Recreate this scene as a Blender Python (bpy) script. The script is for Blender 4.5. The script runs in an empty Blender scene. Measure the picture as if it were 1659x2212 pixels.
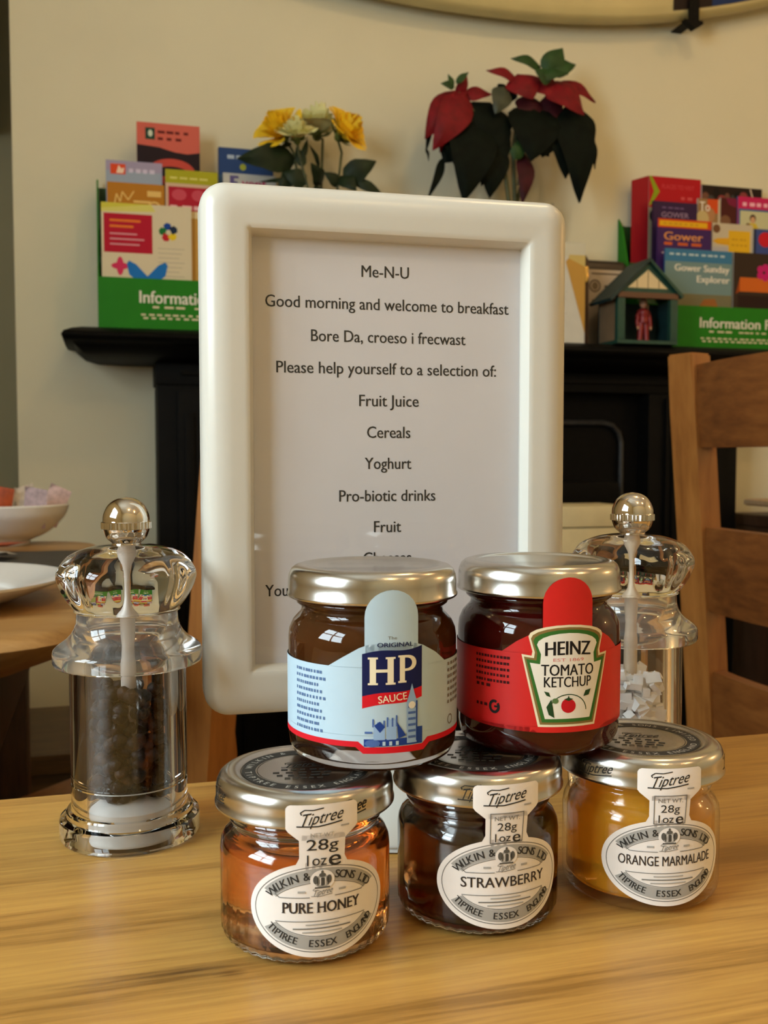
import bpy, bmesh, math, random
from mathutils import Vector, Matrix

random.seed(7)
SC = bpy.context.scene
COL = SC.collection
PI = math.pi
def R(d): return math.radians(d)

# ------------------------------------------------------------------ camera
F_PX, PITCH, YAW, EYE = 2150.0, R(3.2), R(15.5), 0.8706
TZ = 0.75
CY, SY = math.cos(YAW), math.sin(YAW)
cam_d = bpy.data.cameras.new('camera')
cam = bpy.data.objects.new('camera', cam_d); COL.objects.link(cam)
cam.location = (0, 0, EYE)
cam.rotation_euler = (R(90) - PITCH, 0, -YAW)
cam_d.sensor_fit = 'VERTICAL'
cam_d.sensor_height = 36.0
cam_d.lens = 36.0 * F_PX / 2212.0
cam_d.clip_start = 0.01
cam_d.dof.use_dof = True
cam_d.dof.focus_distance = 0.285
cam_d.dof.aperture_fstop = 36.0
SC.camera = cam

# ------------------------------------------------------------------ world, light, exposure
SC.view_settings.view_transform = 'Standard'
SC.view_settings.look = 'None'
SC.view_settings.exposure = -0.1
SC.view_settings.gamma = 1.0
SC.view_settings.use_curve_mapping = False
W = bpy.data.worlds.new('sky'); SC.world = W; W.use_nodes = True
bgn = W.node_tree.nodes['Background']
bgn.inputs['Color'].default_value = (0.75, 0.88, 1.0, 1); bgn.inputs['Strength'].default_value = 1.6

def lamp(name, kind, loc, power, col, size=0.1, rot=(0, 0, 0), size_y=None):
    d = bpy.data.lights.new(name, kind); d.energy = power; d.color = col
    if kind == 'AREA':
        d.size = size
        if size_y: d.shape = 'RECTANGLE'; d.size_y = size_y
    else:
        d.shadow_soft_size = size
    o = bpy.data.objects.new(name, d); COL.objects.link(o)
    o.location = loc; o.rotation_euler = rot
    return o
WARM = (1.0, 0.67, 0.31)
# daylight entering the two sashes of the window in the left wall
lamp('window_daylight', 'AREA', (-1.06, -0.08, 1.46), 39.0, (0.80, 0.94, 1.0), 0.84, (0, R(-90), 0), 0.80)
lamp('ceiling_bulb', 'POINT', (0.75, 0.55, 2.42), 8.5, WARM, 0.045)
lamp('ceiling_bulb', 'POINT', (1.75, 0.55, 2.42), 6.5, (1.0, 0.58, 0.24), 0.045)
lamp('ceiling_bulb', 'POINT', (0.45, -0.95, 2.42), 9, WARM, 0.045)
lamp('ceiling_bulb', 'POINT', (1.55, -0.95, 2.42), 8, (1.0, 0.58, 0.24), 0.045)
lamp('wall_lamp_bulb', 'POINT', (2.45, 0.35, 1.55), 7, (1.0, 0.55, 0.22), 0.05)
SC.cycles.use_denoising = True
SC.cycles.max_bounces = 14
SC.cycles.transmission_bounces = 14
SC.cycles.glossy_bounces = 6
SC.cycles.diffuse_bounces = 5
SC.cycles.transparent_max_bounces = 12
SC.cycles.sample_clamp_indirect = 6.0
SC.cycles.blur_glossy = 0.6

# ------------------------------------------------------------------ geometry of the view
def H(xc, yc, z=TZ):
    """a point given to the right of / ahead of the camera -> room coordinates"""
    return Vector((CY * xc + SY * yc, -SY * xc + CY * yc, z))
def ray(px, py):
    x = (px - 829.5) / F_PX; y = -(py - 1106) / F_PX
    fy = math.cos(PITCH) + y * math.sin(PITCH); uz = -math.sin(PITCH) + y * math.cos(PITCH)
    return Vector((CY * x + SY * fy, -SY * x + CY * fy, uz))
def aty(px, py, y):
    d = ray(px, py); t = y / d.y
    return Vector((d.x * t, y, EYE + d.z * t))
def atz(px, py, z):
    d = ray(px, py); t = (z - EYE) / d.z
    return Vector((d.x * t, d.y * t, z))

# ------------------------------------------------------------------ materials
MATS = {}
def lin(c):
    return tuple(((v / 255) / 12.92 if v / 255 <= 0.04045 else (((v / 255) + 0.055) / 1.055) ** 2.4) for v in c)
def mat(name, col, rough=0.5, metal=0.0, trans=0.0, ior=1.5, coat=0.0, spec=0.5, noise=0.0, nscale=40, bump=0.0, sub=0.0):
    """principled material whose colour is broken up by a little noise; col in linear"""
    if name in MATS: return MATS[name]
    m = bpy.data.materials.new(name); m.use_nodes = True
    nt = m.node_tree; b = nt.nodes['Principled BSDF']
    b.inputs['Base Color'].default_value = (*col, 1)
    b.inputs['Roughness'].default_value = rough; b.inputs['Metallic'].default_value = metal
    b.inputs['Transmission Weight'].default_value = trans; b.inputs['IOR'].default_value = ior
    b.inputs['Coat Weight'].default_value = coat; b.inputs['Specular IOR Level'].default_value = spec
    b.inputs['Subsurface Weight'].default_value = sub
    if noise or bump:
        tc = nt.nodes.new('ShaderNodeTexCoord')
        n = nt.nodes.new('ShaderNodeTexNoise'); n.inputs['Scale'].default_value = nscale; n.inputs['Detail'].default_value = 5
        nt.links.new(tc.outputs['Object'], n.inputs['Vector'])
        if noise:
            r = nt.nodes.new('ShaderNodeValToRGB')
            r.color_ramp.elements[0].position = 0.3; r.color_ramp.elements[1].position = 0.7
            r.color_ramp.elements[0].color = (*[v * (1 - noise) for v in col], 1)
            r.color_ramp.elements[1].color = (*[min(1, v * (1 + noise)) for v in col], 1)
            nt.links.new(n.outputs['Fac'], r.inputs['Fac']); nt.links.new(r.outputs['Color'], b.inputs['Base Color'])
        if bump:
            bp = nt.nodes.new('ShaderNodeBump'); bp.inputs['Strength'].default_value = bump; bp.inputs['Distance'].default_value = 0.002
            nt.links.new(n.outputs['Fac'], bp.inputs['Height']); nt.links.new(bp.outputs['Normal'], b.inputs['Normal'])
    MATS[name] = m
    return m
def ink(r, g, b, rough=0.6):
    return mat('ink_%d_%d_%d' % (r, g, b), lin((r, g, b)), rough, spec=.2)

def wood(name, c0, c1, c2, scale=(3, 60, 60), rough=0.35, coat=0.0, knot=False, bump=0.15, span=(.36, .66)):
    if name in MATS: return MATS[name]
    m = bpy.data.materials.new(name); m.use_nodes = True
    nt = m.node_tree; N = nt.nodes; L = nt.links; b = N['Principled BSDF']
    tc = N.new('ShaderNodeTexCoord'); mp = N.new('ShaderNodeMapping'); mp.inputs['Scale'].default_value = scale
    L.new(tc.outputs['Object'], mp.inputs['Vector'])
    big = N.new('ShaderNodeTexNoise'); big.inputs['Scale'].default_value = 0.35; big.inputs['Detail'].default_value = 3
    fine = N.new('ShaderNodeTexNoise'); fine.inputs['Scale'].default_value = 3.2; fine.inputs['Detail'].default_value = 8; fine.inputs['Roughness'].default_value = 0.65
    big.inputs['Distortion'].default_value = 0.6
    L.new(mp.outputs['Vector'], big.inputs['Vector']); L.new(mp.outputs['Vector'], fine.inputs['Vector'])
    mx = N.new('ShaderNodeMath'); mx.operation = 'MULTIPLY_ADD'; mx.inputs[1].default_value = 0.55
    L.new(fine.outputs['Fac'], mx.inputs[0])
    m2 = N.new('ShaderNodeMath'); m2.operation = 'MULTIPLY'; m2.inputs[1].default_value = 0.5
    L.new(big.outputs['Fac'], m2.inputs[0]); L.new(m2.outputs[0], mx.inputs[2])
    r = N.new('ShaderNodeValToRGB'); e = r.color_ramp.elements
    e[0].position = span[0]; e[0].color = (*c0, 1); e[1].position = span[1]; e[1].color = (*c2, 1)
    k = e.new(0.5); k.color = (*c1, 1)
    L.new(mx.outputs[0], r.inputs['Fac'])
    colour = r.outputs['Color']
    if knot:      # a dark streak of grain running past a small knot
        k0 = atz(400, 2088, TZ)
        for (dx, dy, sx, sy, dep) in ((0, 0, .075, .0042, .62), (.012, -.0035, .0045, .0022, .8), (.30, .10, .09, .003, .4), (.25, -.02, .12, .0025, .35)):
            g = N.new('ShaderNodeMapping'); g.vector_type = 'TEXTURE'; g.inputs['Location'].default_value = (k0.x + dx, k0.y + dy, TZ); g.inputs['Scale'].default_value = (sx, sy, 1)
            wob = N.new('ShaderNodeMixRGB'); wob.blend_type = 'ADD'; wob.inputs[0].default_value = .006
            n2 = N.new('ShaderNodeTexNoise'); n2.inputs['Scale'].default_value = 30; L.new(tc.outputs['Object'], n2.inputs['Vector'])
            L.new(tc.outputs['Object'], wob.inputs[1]); L.new(n2.outputs['Color'], wob.inputs[2]); L.new(wob.outputs[0], g.inputs['Vector'])
            gr = N.new('ShaderNodeTexGradient'); gr.gradient_type = 'SPHERICAL'; L.new(g.outputs[0], gr.inputs['Vector'])
            ml = N.new('ShaderNodeMath'); ml.operation = 'MULTIPLY'; ml.inputs[1].default_value = dep; L.new(gr.outputs['Fac'], ml.inputs[0])
            m3 = N.new('ShaderNodeMath'); m3.operation = 'MULTIPLY'; L.new(ml.outputs[0], m3.inputs[0]); 
            fr_ = N.new('ShaderNodeMapRange'); fr_.inputs[1].default_value = .35; fr_.inputs[2].default_value = .62; fr_.inputs[3].default_value = 1.6; fr_.inputs[4].default_value = .3
            L.new(fine.outputs['Fac'], fr_.inputs[0]); L.new(fr_.outputs[0], m3.inputs[1]); m3.use_clamp = True
            dk = N.new('ShaderNodeMixRGB'); dk.inputs[2].default_value = (.10, .045, .012, 1); L.new(m3.outputs[0], dk.inputs[0]); L.new(colour, dk.inputs[1]); colour = dk.outputs[0]
    L.new(colour, b.inputs['Base Color'])
    b.inputs['Roughness'].default_value = rough; b.inputs['Coat Weight'].default_value = coat; b.inputs['Coat Roughness'].default_value = 0.25
    bp = N.new('ShaderNodeBump'); bp.inputs['Strength'].default_value = bump; bp.inputs['Distance'].default_value = 0.0006
    L.new(fine.outputs['Fac'], bp.inputs['Height']); L.new(bp.outputs['Normal'], b.inputs['Normal'])
    MATS[name] = m
    return m

def add_volume(m, col, density):
    nt = m.node_tree
    v = nt.nodes.new('ShaderNodeVolumeAbsorption'); v.inputs['Color'].default_value = (*col, 1); v.inputs['Density'].default_value = density
    out = [n for n in nt.nodes if n.type == 'OUTPUT_MATERIAL'][0]
    nt.links.new(v.outputs[0], out.inputs['Volume'])
    return m

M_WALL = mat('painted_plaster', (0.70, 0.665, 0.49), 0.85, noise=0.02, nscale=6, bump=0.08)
M_ALC = mat('shaded_alcove_plaster', (0.34, 0.32, 0.21), 0.85, noise=0.03, nscale=6)  # the alcove's shade is put into this darker plaster colour
M_CEIL = mat('ceiling_paint', (0.80, 0.78, 0.72), 0.9, noise=0.01)
M_FLOOR = wood('floor_boards', (0.05, 0.025, 0.01), (0.10, 0.05, 0.02), (0.16, 0.08, 0.035), (2, 14, 14), 0.4)
M_OAK = wood('oak_table', (0.29, 0.145, 0.030), (0.46, 0.245, 0.058), (0.57, 0.325, 0.078), (6, 150, 150), 0.38, 0.08, span=(.38, .62), knot=True)
M_OAK2 = wood('oak_table_far', (0.25, 0.13, 0.04), (0.36, 0.20, 0.065), (0.45, 0.27, 0.10), (4, 50, 50), 0.4)
M_PINE = wood('chair_wood', (0.16, 0.052, 0.010), (0.29, 0.105, 0.020), (0.40, 0.16, 0.034), (30, 30, 3.5), 0.42)
M_DARKW = wood('dark_wood', (0.025, 0.012, 0.006), (0.055, 0.025, 0.012), (0.09, 0.04, 0.02), (30, 30, 4), 0.45)
M_BLACK = mat('black_paint', (0.0035, 0.0033, 0.003), 0.55, spec=0.1, noise=0.2, nscale=30, bump=0.1)
M_IRON = mat('cast_iron', (0.0025, 0.0022, 0.002), 0.6, spec=0.1, noise=0.25, nscale=80, bump=0.2)
M_WHITEP = mat('white_plastic', (0.61, 0.595, 0.53), 0.28, noise=0.01, nscale=20)
M_PAPER = mat('menu_paper', (0.635, 0.63, 0.66), 0.75, noise=0.015, nscale=60)
M_GLASS = mat('jar_glass', (0.98, 0.99, 0.98), 0.0, trans=1.0, ior=1.5)
M_ACRY = mat('clear_acrylic', (0.98, 0.98, 0.98), 0.0, trans=1.0, ior=1.49)
M_FROST = mat('satin_acrylic', (0.98, 0.98, 0.97), 0.05, trans=0.96, ior=1.49)
M_ACRYM = mat('mill_spindle_plastic', (0.62, 0.56, 0.50), 0.35, noise=0.02)
M_CHROME = mat('chrome', (0.72, 0.66, 0.58), 0.06, 1.0, noise=0.02, nscale=8)
M_LID = mat('lacquered_tin', (0.60, 0.58, 0.54), 0.21, 1.0, noise=0.03, nscale=60)
M_WHITE = mat('white_china', (0.78, 0.78, 0.76), 0.15, noise=0.01)
M_INK = mat('black_ink', (0.012, 0.011, 0.011), 0.6)

# ------------------------------------------------------------------ mesh helpers
def link(name, bm, mats, parent=None, smooth=True, angle=40, recalc=True):
    if recalc: bmesh.ops.recalc_face_normals(bm, faces=bm.faces[:])
    me = bpy.data.meshes.new(name); bm.to_mesh(me); bm.free()
    for m in (mats if isinstance(mats, (list, tuple)) else [mats]): me.materials.append(m)
    if smooth:
        for p in me.polygons: p.use_smooth = True
        try: me.set_sharp_from_angle(angle=R(angle))
        except Exception: pass
    o = bpy.data.objects.new(name, me); COL.objects.link(o)
    if parent: o.parent = parent
    return o
def thing(name, label, cat, loc=(0, 0, 0), rotz=0.0, group=None):
    o = bpy.data.objects.new(name, None); COL.objects.link(o); o.empty_display_size = 0.02
    o.location = loc; o.rotation_euler = (0, 0, rotz)
    return tag(o, label, cat, group)
def tag(o, label, cat, group=None, kind=None):
    o['label'] = label; o['category'] = cat
    if group: o['group'] = group
    if kind: o['kind'] = kind
    return o
def struct(o, label=None):
    o['kind'] = 'structure'
    if label: o['label'] = label
    return o

def box(bm, lo, hi, mi=0, bev=0.0):
    """axis-aligned block, optionally with bevelled edges"""
    c = [(a + b) / 2 for a, b in zip(lo, hi)]; s = [abs(b - a) for a, b in zip(lo, hi)]
    r = bmesh.ops.create_cube(bm, size=1.0, matrix=Matrix.Translation(c) @ Matrix.Diagonal((*s, 1)))
    vs = r['verts']; fs = set(f for v in vs for f in v.link_faces)
    for f in fs: f.material_index = mi
    if bev:
        es = list(set(e for v in vs for e in v.link_edges))
        rr = bmesh.ops.bevel(bm, geom=es, offset=bev, segments=2, profile=0.7, affect='EDGES')
        for f in rr['faces']: f.material_index = mi
def lathe(bm, prof, n=64, mi=0, mod=None, loop=False):
    """revolve (r, z) points about z; mod(angle, r, z) -> r ; loop closes the profile on itself"""
    rings = []
    for (r, z) in prof:
        if r < 1e-6:
            rings.append([bm.verts.new((0, 0, z))])
        else:
            ring = []
            for i in range(n):
                a = 2 * PI * i / n
                rr = mod(a, r, z) if mod else r
                ring.append(bm.verts.new((rr * math.cos(a), rr * math.sin(a), z)))
            rings.append(ring)
    pairs = list(zip(rings, rings[1:]))
    if loop: pairs.append((rings[-1], rings[0]))
    for A, B in pairs:
        for i in range(n):
            j = (i + 1) % n
            if len(A) == 1 and len(B) == 1: continue
            if len(A) == 1: f = bm.faces.new((A[0], B[j], B[i]))
            elif len(B) == 1: f = bm.faces.new((A[i], A[j], B[0]))
            else: f = bm.faces.new((A[i], A[j], B[j], B[i]))
            f.material_index = mi
def tube(bm, pts, rad, n=8, mi=0, cap=True):
    pts = [Vector(p) for p in pts]
    rads = rad if isinstance(rad, (list, tuple)) else [rad] * len(pts)
    rings = []
    up = Vector((0.31, 0.17, 0.93))
    for k, p in enumerate(pts):
        d = (pts[min(k + 1, len(pts) - 1)] - pts[max(k - 1, 0)]).normalized()
        u = d.cross(up)
        if u.length < 1e-3: u = d.cross(Vector((1, 0, 0)))
        u.normalize(); v = d.cross(u)
        rings.append([bm.verts.new(p + rads[k] * (math.cos(2 * PI * i / n) * u + math.sin(2 * PI * i / n) * v)) for i in range(n)])
    for A, B in zip(rings, rings[1:]):
        for i in range(n):
            f = bm.faces.new((A[i], A[(i + 1) % n], B[(i + 1) % n], B[i])); f.material_index = mi
    if cap:
        for A in (rings[0], rings[-1]):
            f = bm.faces.new(A); f.material_index = mi
def smooth_prof(pts, k=5):
    """Catmull-Rom through (r, z) points"""
    P = [Vector((*p, 0)) for p in pts]; out = []
    for i in range(len(P) - 1):
        p0, p1, p2, p3 = P[max(i - 1, 0)], P[i], P[i + 1], P[min(i + 2, len(P) - 1)]
        for s in range(k):
            t = s / k
            q = 0.5 * ((2 * p1) + (p2 - p0) * t + (2 * p0 - 5 * p1 + 4 * p2 - p3) * t * t + (3 * p1 - p0 - 3 * p2 + p3) * t ** 3)
            out.append((max(q.x, 0), q.y))
    out.append(pts[-1])
    return out
def arc(cx, cz, r, a0, a1, n=6):
    return [(cx + r * math.cos(R(a0 + (a1 - a0) * i / n)), cz + r * math.sin(R(a0 + (a1 - a0) * i / n))) for i in range(n + 1)]

# ------------------------------------------------------------------ printed artwork
TEXT_CACHE = {}
def text_mesh(s):
    """outline of a line of lettering -> (points, triangles), unit text size"""
    key = s
    if key in TEXT_CACHE: return TEXT_CACHE[key]
    cu = bpy.data.curves.new('lettering', 'FONT'); cu.body = s; cu.size = 1.0; cu.resolution_u = 3
    ob = bpy.data.objects.new('lettering', cu)
    me = ob.to_mesh()
    vs = [(v.co.x, v.co.y) for v in me.vertices]; fs = [tuple(p.vertices) for p in me.polygons]
    ob.to_mesh_clear(); bpy.data.objects.remove(ob); bpy.data.curves.remove(cu)
    TEXT_CACHE[key] = (vs, fs)
    return vs, fs
class Art:
    """flat artwork in metres; every layer lies a hair above the one below"""
    STEP = 0.00003
    def __init__(self): self.items = []; self.mats = []
    def mi(self, m):
        if m not in self.mats: self.mats.append(m)
        return self.mats.index(m)
    def poly(self, pts, m, layer=1): self.items.append(([tuple(p) for p in pts], [tuple(range(len(pts)))], self.mi(m), layer)); return self
    def rect(self, x0, y0, x1, y1, m, layer=1): return self.poly([(x0, y0), (x1, y0), (x1, y1), (x0, y1)], m, layer)
    def ell(self, cx, cy, rx, ry, m, layer=1, n=40): return self.poly([(cx + rx * math.cos(2 * PI * i / n), cy + ry * math.sin(2 * PI * i / n)) for i in range(n)], m, layer)
    def ring(self, cx, cy, rx, ry, w, m, layer=1, n=48, a0=0, a1=360):
        pts = []; fs = []
        for i in range(n + 1):
            a = R(a0 + (a1 - a0) * i / n)
            pts += [(cx + rx * math.cos(a), cy + ry * math.sin(a)), (cx + (rx - w) * math.cos(a), cy + (ry - w) * math.sin(a))]
        for i in range(n): fs.append((2 * i, 2 * i + 2, 2 * i + 3, 2 * i + 1))
        self.items.append((pts, fs, self.mi(m), layer)); return self
    def line(self, pts, w, m, layer=1):
        for (x0, y0), (x1, y1) in zip(pts, pts[1:]):
            dx, dy = x1 - x0, y1 - y0; l = math.hypot(dx, dy) or 1
            nx, ny = -dy / l * w / 2, dx / l * w / 2
            self.poly([(x0 + nx, y0 + ny), (x0 - nx, y0 - ny), (x1 - nx, y1 - ny), (x1 + nx, y1 + ny)], m, layer)
        return self
    def frame(self, x0, y0, x1, y1, w, m, layer=1):
        return self.rect(x0, y0, x1, y0 + w, m, layer).rect(x0, y1 - w, x1, y1, m, layer).rect(x0, y0, x0 + w, y1, m, layer).rect(x1 - w, y0, x1, y1, m, layer)
    def text(self, s, cx, cy, m, width=None, height=None, layer=2, bold=0.0, shear=0.0, rot=0.0, align='C', rise=0.0, bow=0.0, serif=False):
        """line of lettering centred on cx, cy; height is that of the capitals"""
        vs, fs = text_mesh(s)
        if not vs: return self
        if serif:      # little feet under and over the upright strokes
            vs, fs = list(vs), list(fs); T = .045
            for lvl, up in ((0.0, 1), (max(v[1] for v in vs), -1)):
                xs = sorted(v[0] for v in vs if abs(v[1] - lvl) < .006); runs = []
                for x in xs:
                    if runs and x - runs[-1][1] < .13: runs[-1][1] = x
                    else: runs.append([x, x])
                for r0, r1 in runs:
                    if .05 < r1 - r0 < .16:
                        k = len(vs); vs += [(r0 - .05, lvl), (r1 + .05, lvl), (r1 + .05, lvl + up * T), (r0 - .05, lvl + up * T)]; fs.append((k, k + 1, k + 2, k + 3))
        x0 = min(v[0] for v in vs); x1 = max(v[0] for v in vs)
        ch = 0.70
        sy = height / ch if height else None
        sx = width / (x1 - x0) if width else None
        if sx is None: sx = sy
        if sy is None: sy = sx
        c, sn = math.cos(rot), math.sin(rot)
        pts = []
        for (x, y) in vs:
            X = (x - (x0 if align == 'L' else (x0 + x1) / 2)) * sx; Y = (y - ch / 2) * sy
            X += Y * shear
            Y += rise * X + bow * X * X
            pts.append((cx + X * c - Y * sn, cy + X * sn + Y * c))
        mi = self.mi(m)
        for k in ((0,) if not bold else (-1, 0, 1)):
            d = k * bold * .9 * sx
            self.items.append(([(x + d * c, y + d * sn) for x, y in pts], fs, mi, layer))
        return self
    def arctext(self, s, cx, cy, rx, ry, a_mid, span, h, m, layer=2, bold=0.0, inside=False, wfac=1.0):
        """letters spread along an ellipse; a_mid and span in degrees"""
        n = len(s)
        for i, chh in enumerate(s):
            if chh == ' ': continue
            f = (i + 0.5) / n - 0.5
            a = R(a_mid + f * span * (1 if inside else -1))
            x = cx + rx * math.cos(a); y = cy + ry * math.sin(a)
            tx, ty = -rx * math.sin(a), ry * math.cos(a)
            if not inside: tx, ty = -tx, -ty
            vs, fs = text_mesh(chh)
            x0 = min(v[0] for v in vs); x1 = max(v[0] for v in vs)
            self.text(chh, x, y, m, width=(x1 - x0) * h / 0.7 * wfac, height=h, layer=layer, bold=bold, rot=math.atan2(ty, tx))
        return self
    def build(self, name, fn, parent=None, cut=0.0, smooth=True, zcuts=()):
        """fn(x, y, lift) -> point; cut > 0 slices the art into strips that can follow a curve"""
        bm = bmesh.new()
        for idx, (pts, fs, mi, layer) in enumerate(self.items):
            layer = 0 if layer == 0 else layer + .9 * idx / len(self.items)
            vs = [bm.verts.new((x, y, layer)) for x, y in pts]
            for f in fs:
                try: q = bm.faces.new([vs[i] for i in f])
                except ValueError: continue
                q.material_index = mi
        if cut:
            bmesh.ops.triangulate(bm, faces=[f for f in bm.faces if len(f.verts) > 4])
            xs = [v.co.x for v in bm.verts]; x = math.floor(min(xs) / cut) * cut + cut
            while x < max(xs):
                es = [e for e in bm.edges if (e.verts[0].co.x - x) * (e.verts[1].co.x - x) < 0]
                if es:
                    fs = list(set(f for e in es for f in e.link_faces)); vv = list(set(v for f in fs for v in f.verts))
                    bmesh.ops.bisect_plane(bm, geom=fs + list(set(e for f in fs for e in f.edges)) + vv, plane_co=(x, 0, 0), plane_no=(1, 0, 0), dist=1e-7)
                x += cut
        for zc in zcuts: bmesh.ops.bisect_plane(bm, geom=bm.verts[:] + bm.edges[:] + bm.faces[:], plane_co=(0, zc, 0), plane_no=(0, 1, 0), dist=1e-7)
        for f in bm.faces:
            if f.normal.z < 0: f.normal_flip()
        bm.normal_update()
        for f in bm.faces:
            if f.normal.z < 0: f.normal_flip()
        for v in bm.verts: v.co = Vector(fn(v.co.x, v.co.y, v.co.z * self.STEP))
        return link(name, bm, self.mats, parent, smooth=smooth, angle=60, recalc=False)

# ================================================================== THE ROOM
YW = 1.95          # face of the chimney breast
XL, XR, YF, YA, ZC = -1.02, 2.75, -1.75, 2.32, 2.50
bm = bmesh.new(); box(bm, (XL - .1, YF - .1, -.1), (XR + .1, YA + .1, 0)); struct(link('floor', bm, M_FLOOR, smooth=False), 'dark wooden floor')
bm = bmesh.new(); box(bm, (XL - .1, YF - .1, ZC), (XR + .1, YA + .1, ZC + .1)); struct(link('ceiling', bm, M_CEIL, smooth=False), 'pale ceiling')
bm = bmesh.new(); box(bm, (-0.159, YW, 0), (XR, YA, ZC), bev=0.004); struct(link('wall_back', bm, M_WALL), 'cream chimney breast wall behind the mantelpiece')
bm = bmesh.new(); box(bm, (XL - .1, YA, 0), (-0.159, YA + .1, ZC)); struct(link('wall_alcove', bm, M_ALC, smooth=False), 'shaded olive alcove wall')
bm = bmesh.new(); box(bm, (XR, YF - .1, 0), (XR + .1, YA + .1, ZC)); struct(link('wall_right', bm, M_WALL, smooth=False))
bm = bmesh.new(); box(bm, (XL - .1, YF - .1, 0), (XR + .1, YF, ZC)); struct(link('wall_front', bm, M_WALL, smooth=False))
bm = bmesh.new()
box(bm, (XL - .1, YF, 0), (XL, YA, 1.02)); box(bm, (XL - .1, YF, 1.90), (XL, YA, ZC))
box(bm, (XL - .1, YF, 1.02), (XL, -0.50, 1.90)); box(bm, (XL - .1, 0.34, 1.02), (XL, YA, 1.90))
struct(link('wall_left', bm, M_WALL, smooth=False))
bm = bmesh.new()
for y0, y1 in ((-0.50, -0.46), (-0.10, -0.06), (0.30, 0.34)): box(bm, (XL - .04, y0, 1.02), (XL + .01, y1, 1.90))
for z0, z1 in ((1.02, 1.06), (1.44, 1.48), (1.86, 1.90)): box(bm, (XL - .04, -0.46, z0), (XL + .01, 0.30, z1))
struct(link('window_1', bm, M_WHITEP, smooth=False))

# ------------------------------------------------------------------ fireplace
fire = thing('fireplace', 'black painted fireplace surround with a moulded mantel shelf', 'fireplace', (0, 0, 0))
MZ = 1.092
def mantel_ring(bm, prof, x0, x1):
    """moulding (reach, z) run round the front and both ends of the shelf"""
    rows = []
    for reach, z in prof:
        rows.append([bm.verts.new(p) for p in ((x0 - reach, YW - .001, z), (x0 - reach, 1.86 - reach, z), (x1 + reach, 1.86 - reach, z), (x1 + reach, YW - .001, z))])
    for A, B in zip(rows, rows[1:]):
        for i in range(3): bm.faces.new((A[i], A[i + 1], B[i + 1], B[i]))
    bm.faces.new(rows[0]); bm.faces.new(rows[-1])
    for i in (0,): bm.faces.new([r[0] for r in rows] + [r[3] for r in rows][::-1])
bm = bmesh.new()
mantel_ring(bm, [(0.07, MZ), (0.085, MZ - .004), (0.098, MZ - .010), (0.102, MZ - .017), (0.098, MZ - .024), (0.085, MZ - .027), (0.080, MZ - .032), (0.066, MZ - .044), (0.045, MZ - .050), (0.0, MZ - .052)], 0.030, 1.36)
link('mantel_shelf', bm, M_BLACK, fire, angle=50)
bm = bmesh.new(); box(bm, (0.085, 1.845, 1.00), (1.30, YW - .002, MZ - .0525), bev=.003); box(bm, (0.13, 1.838, 1.018), (1.255, 1.8445, 1.026)); link('frieze', bm, M_BLACK, fire)
for x0, x1 in ((0.088, 0.30), (1.08, 1.292)):
    bm = bmesh.new(); box(bm, (x0, 1.845, 0.0), (x1, YW - .002, 0.9995), bev=.004)
    xi = x0 + .035
    box(bm, (xi, 1.835, .10), (x1 - .035, 1.8449, .99), bev=.003)
    for k in range(4): box(bm, (xi + .012 + k * .034, 1.829, .14), (xi + .030 + k * .034, 1.8349, .95), bev=.003)
    link('jamb', bm, M_BLACK, fire)
bm = bmesh.new()
box(bm, (.301, 1.885, 0.0), (1.079, 1.90, .9995)); link('insert_plate', bm, M_IRON, fire)
bm = bmesh.new()     # raised bead round the fire opening
tube(bm, [(.345, 1.878, .12), (.345, 1.878, .90)] + [(.345 + .04 - .04 * math.cos(R(a)), 1.878, .90 + .04 * math.sin(R(a))) for a in (30, 60, 90)] + [(.995, 1.878, .94)] + [(.995 + .04 * math.sin(R(a)), 1.878, .90 + .04 * math.cos(R(a))) for a in (30, 60, 90)] + [(1.035, 1.878, .12)], .006, 8)
link('bead', bm, mat('worn_black_metal', (.05, .05, .05), .35, .6, noise=.3), fire)
bm = bmesh.new(); box(bm, (.40, 1.79, .775), (.985, 1.884, .82), bev=.006); box(bm, (.42, 1.80, .73), (.965, 1.884, .7745), bev=.004); link('hood', bm, M_IRON, fire)

st = thing('stove', 'black iron stove standing in the fireplace under the hood', 'stove', (.72, 1.70, 0))
bm = bmesh.new(); box(bm, (-.24, -.10, .09), (.24, .08, .62), bev=.01); box(bm, (-.255, -.115, .6205), (.255, .085, .645), bev=.006); link('body', bm, M_IRON, st)
bm = bmesh.new(); box(bm, (-.19, -.112, .17), (.19, -.1005, .56), bev=.005); dr = link('door', bm, M_IRON, st)
bm = bmesh.new(); tube(bm, [(.15, -.113, .34), (.15, -.135, .34), (.15, -.135, .42), (.15, -.113, .42)], .005); link('handle', bm, M_CHROME, dr)
for sx in (-.2, .2):
    for sy in (-.08, .06):
        bm = bmesh.new(); tube(bm, [(sx, sy, 0), (sx, sy, .0895)], [.014, .02], 10); link('leg', bm, M_IRON, st)
cbx = thing('storage_box', 'cream lidded box standing on the black stove in the fireplace', 'box', (.775, 1.665, .6455))
bm = bmesh.new(); box(bm, (-.13, -.055, 0), (.13, .055, .098), bev=.006); link('body', bm, mat('cream_card', (.66, .58, .34), .6, noise=.05), cbx)
bm = bmesh.new(); box(bm, (-.133, -.058, .0985), (.133, .058, .137), bev=.008); link('lid', bm, MATS['cream_card'], cbx)

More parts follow.
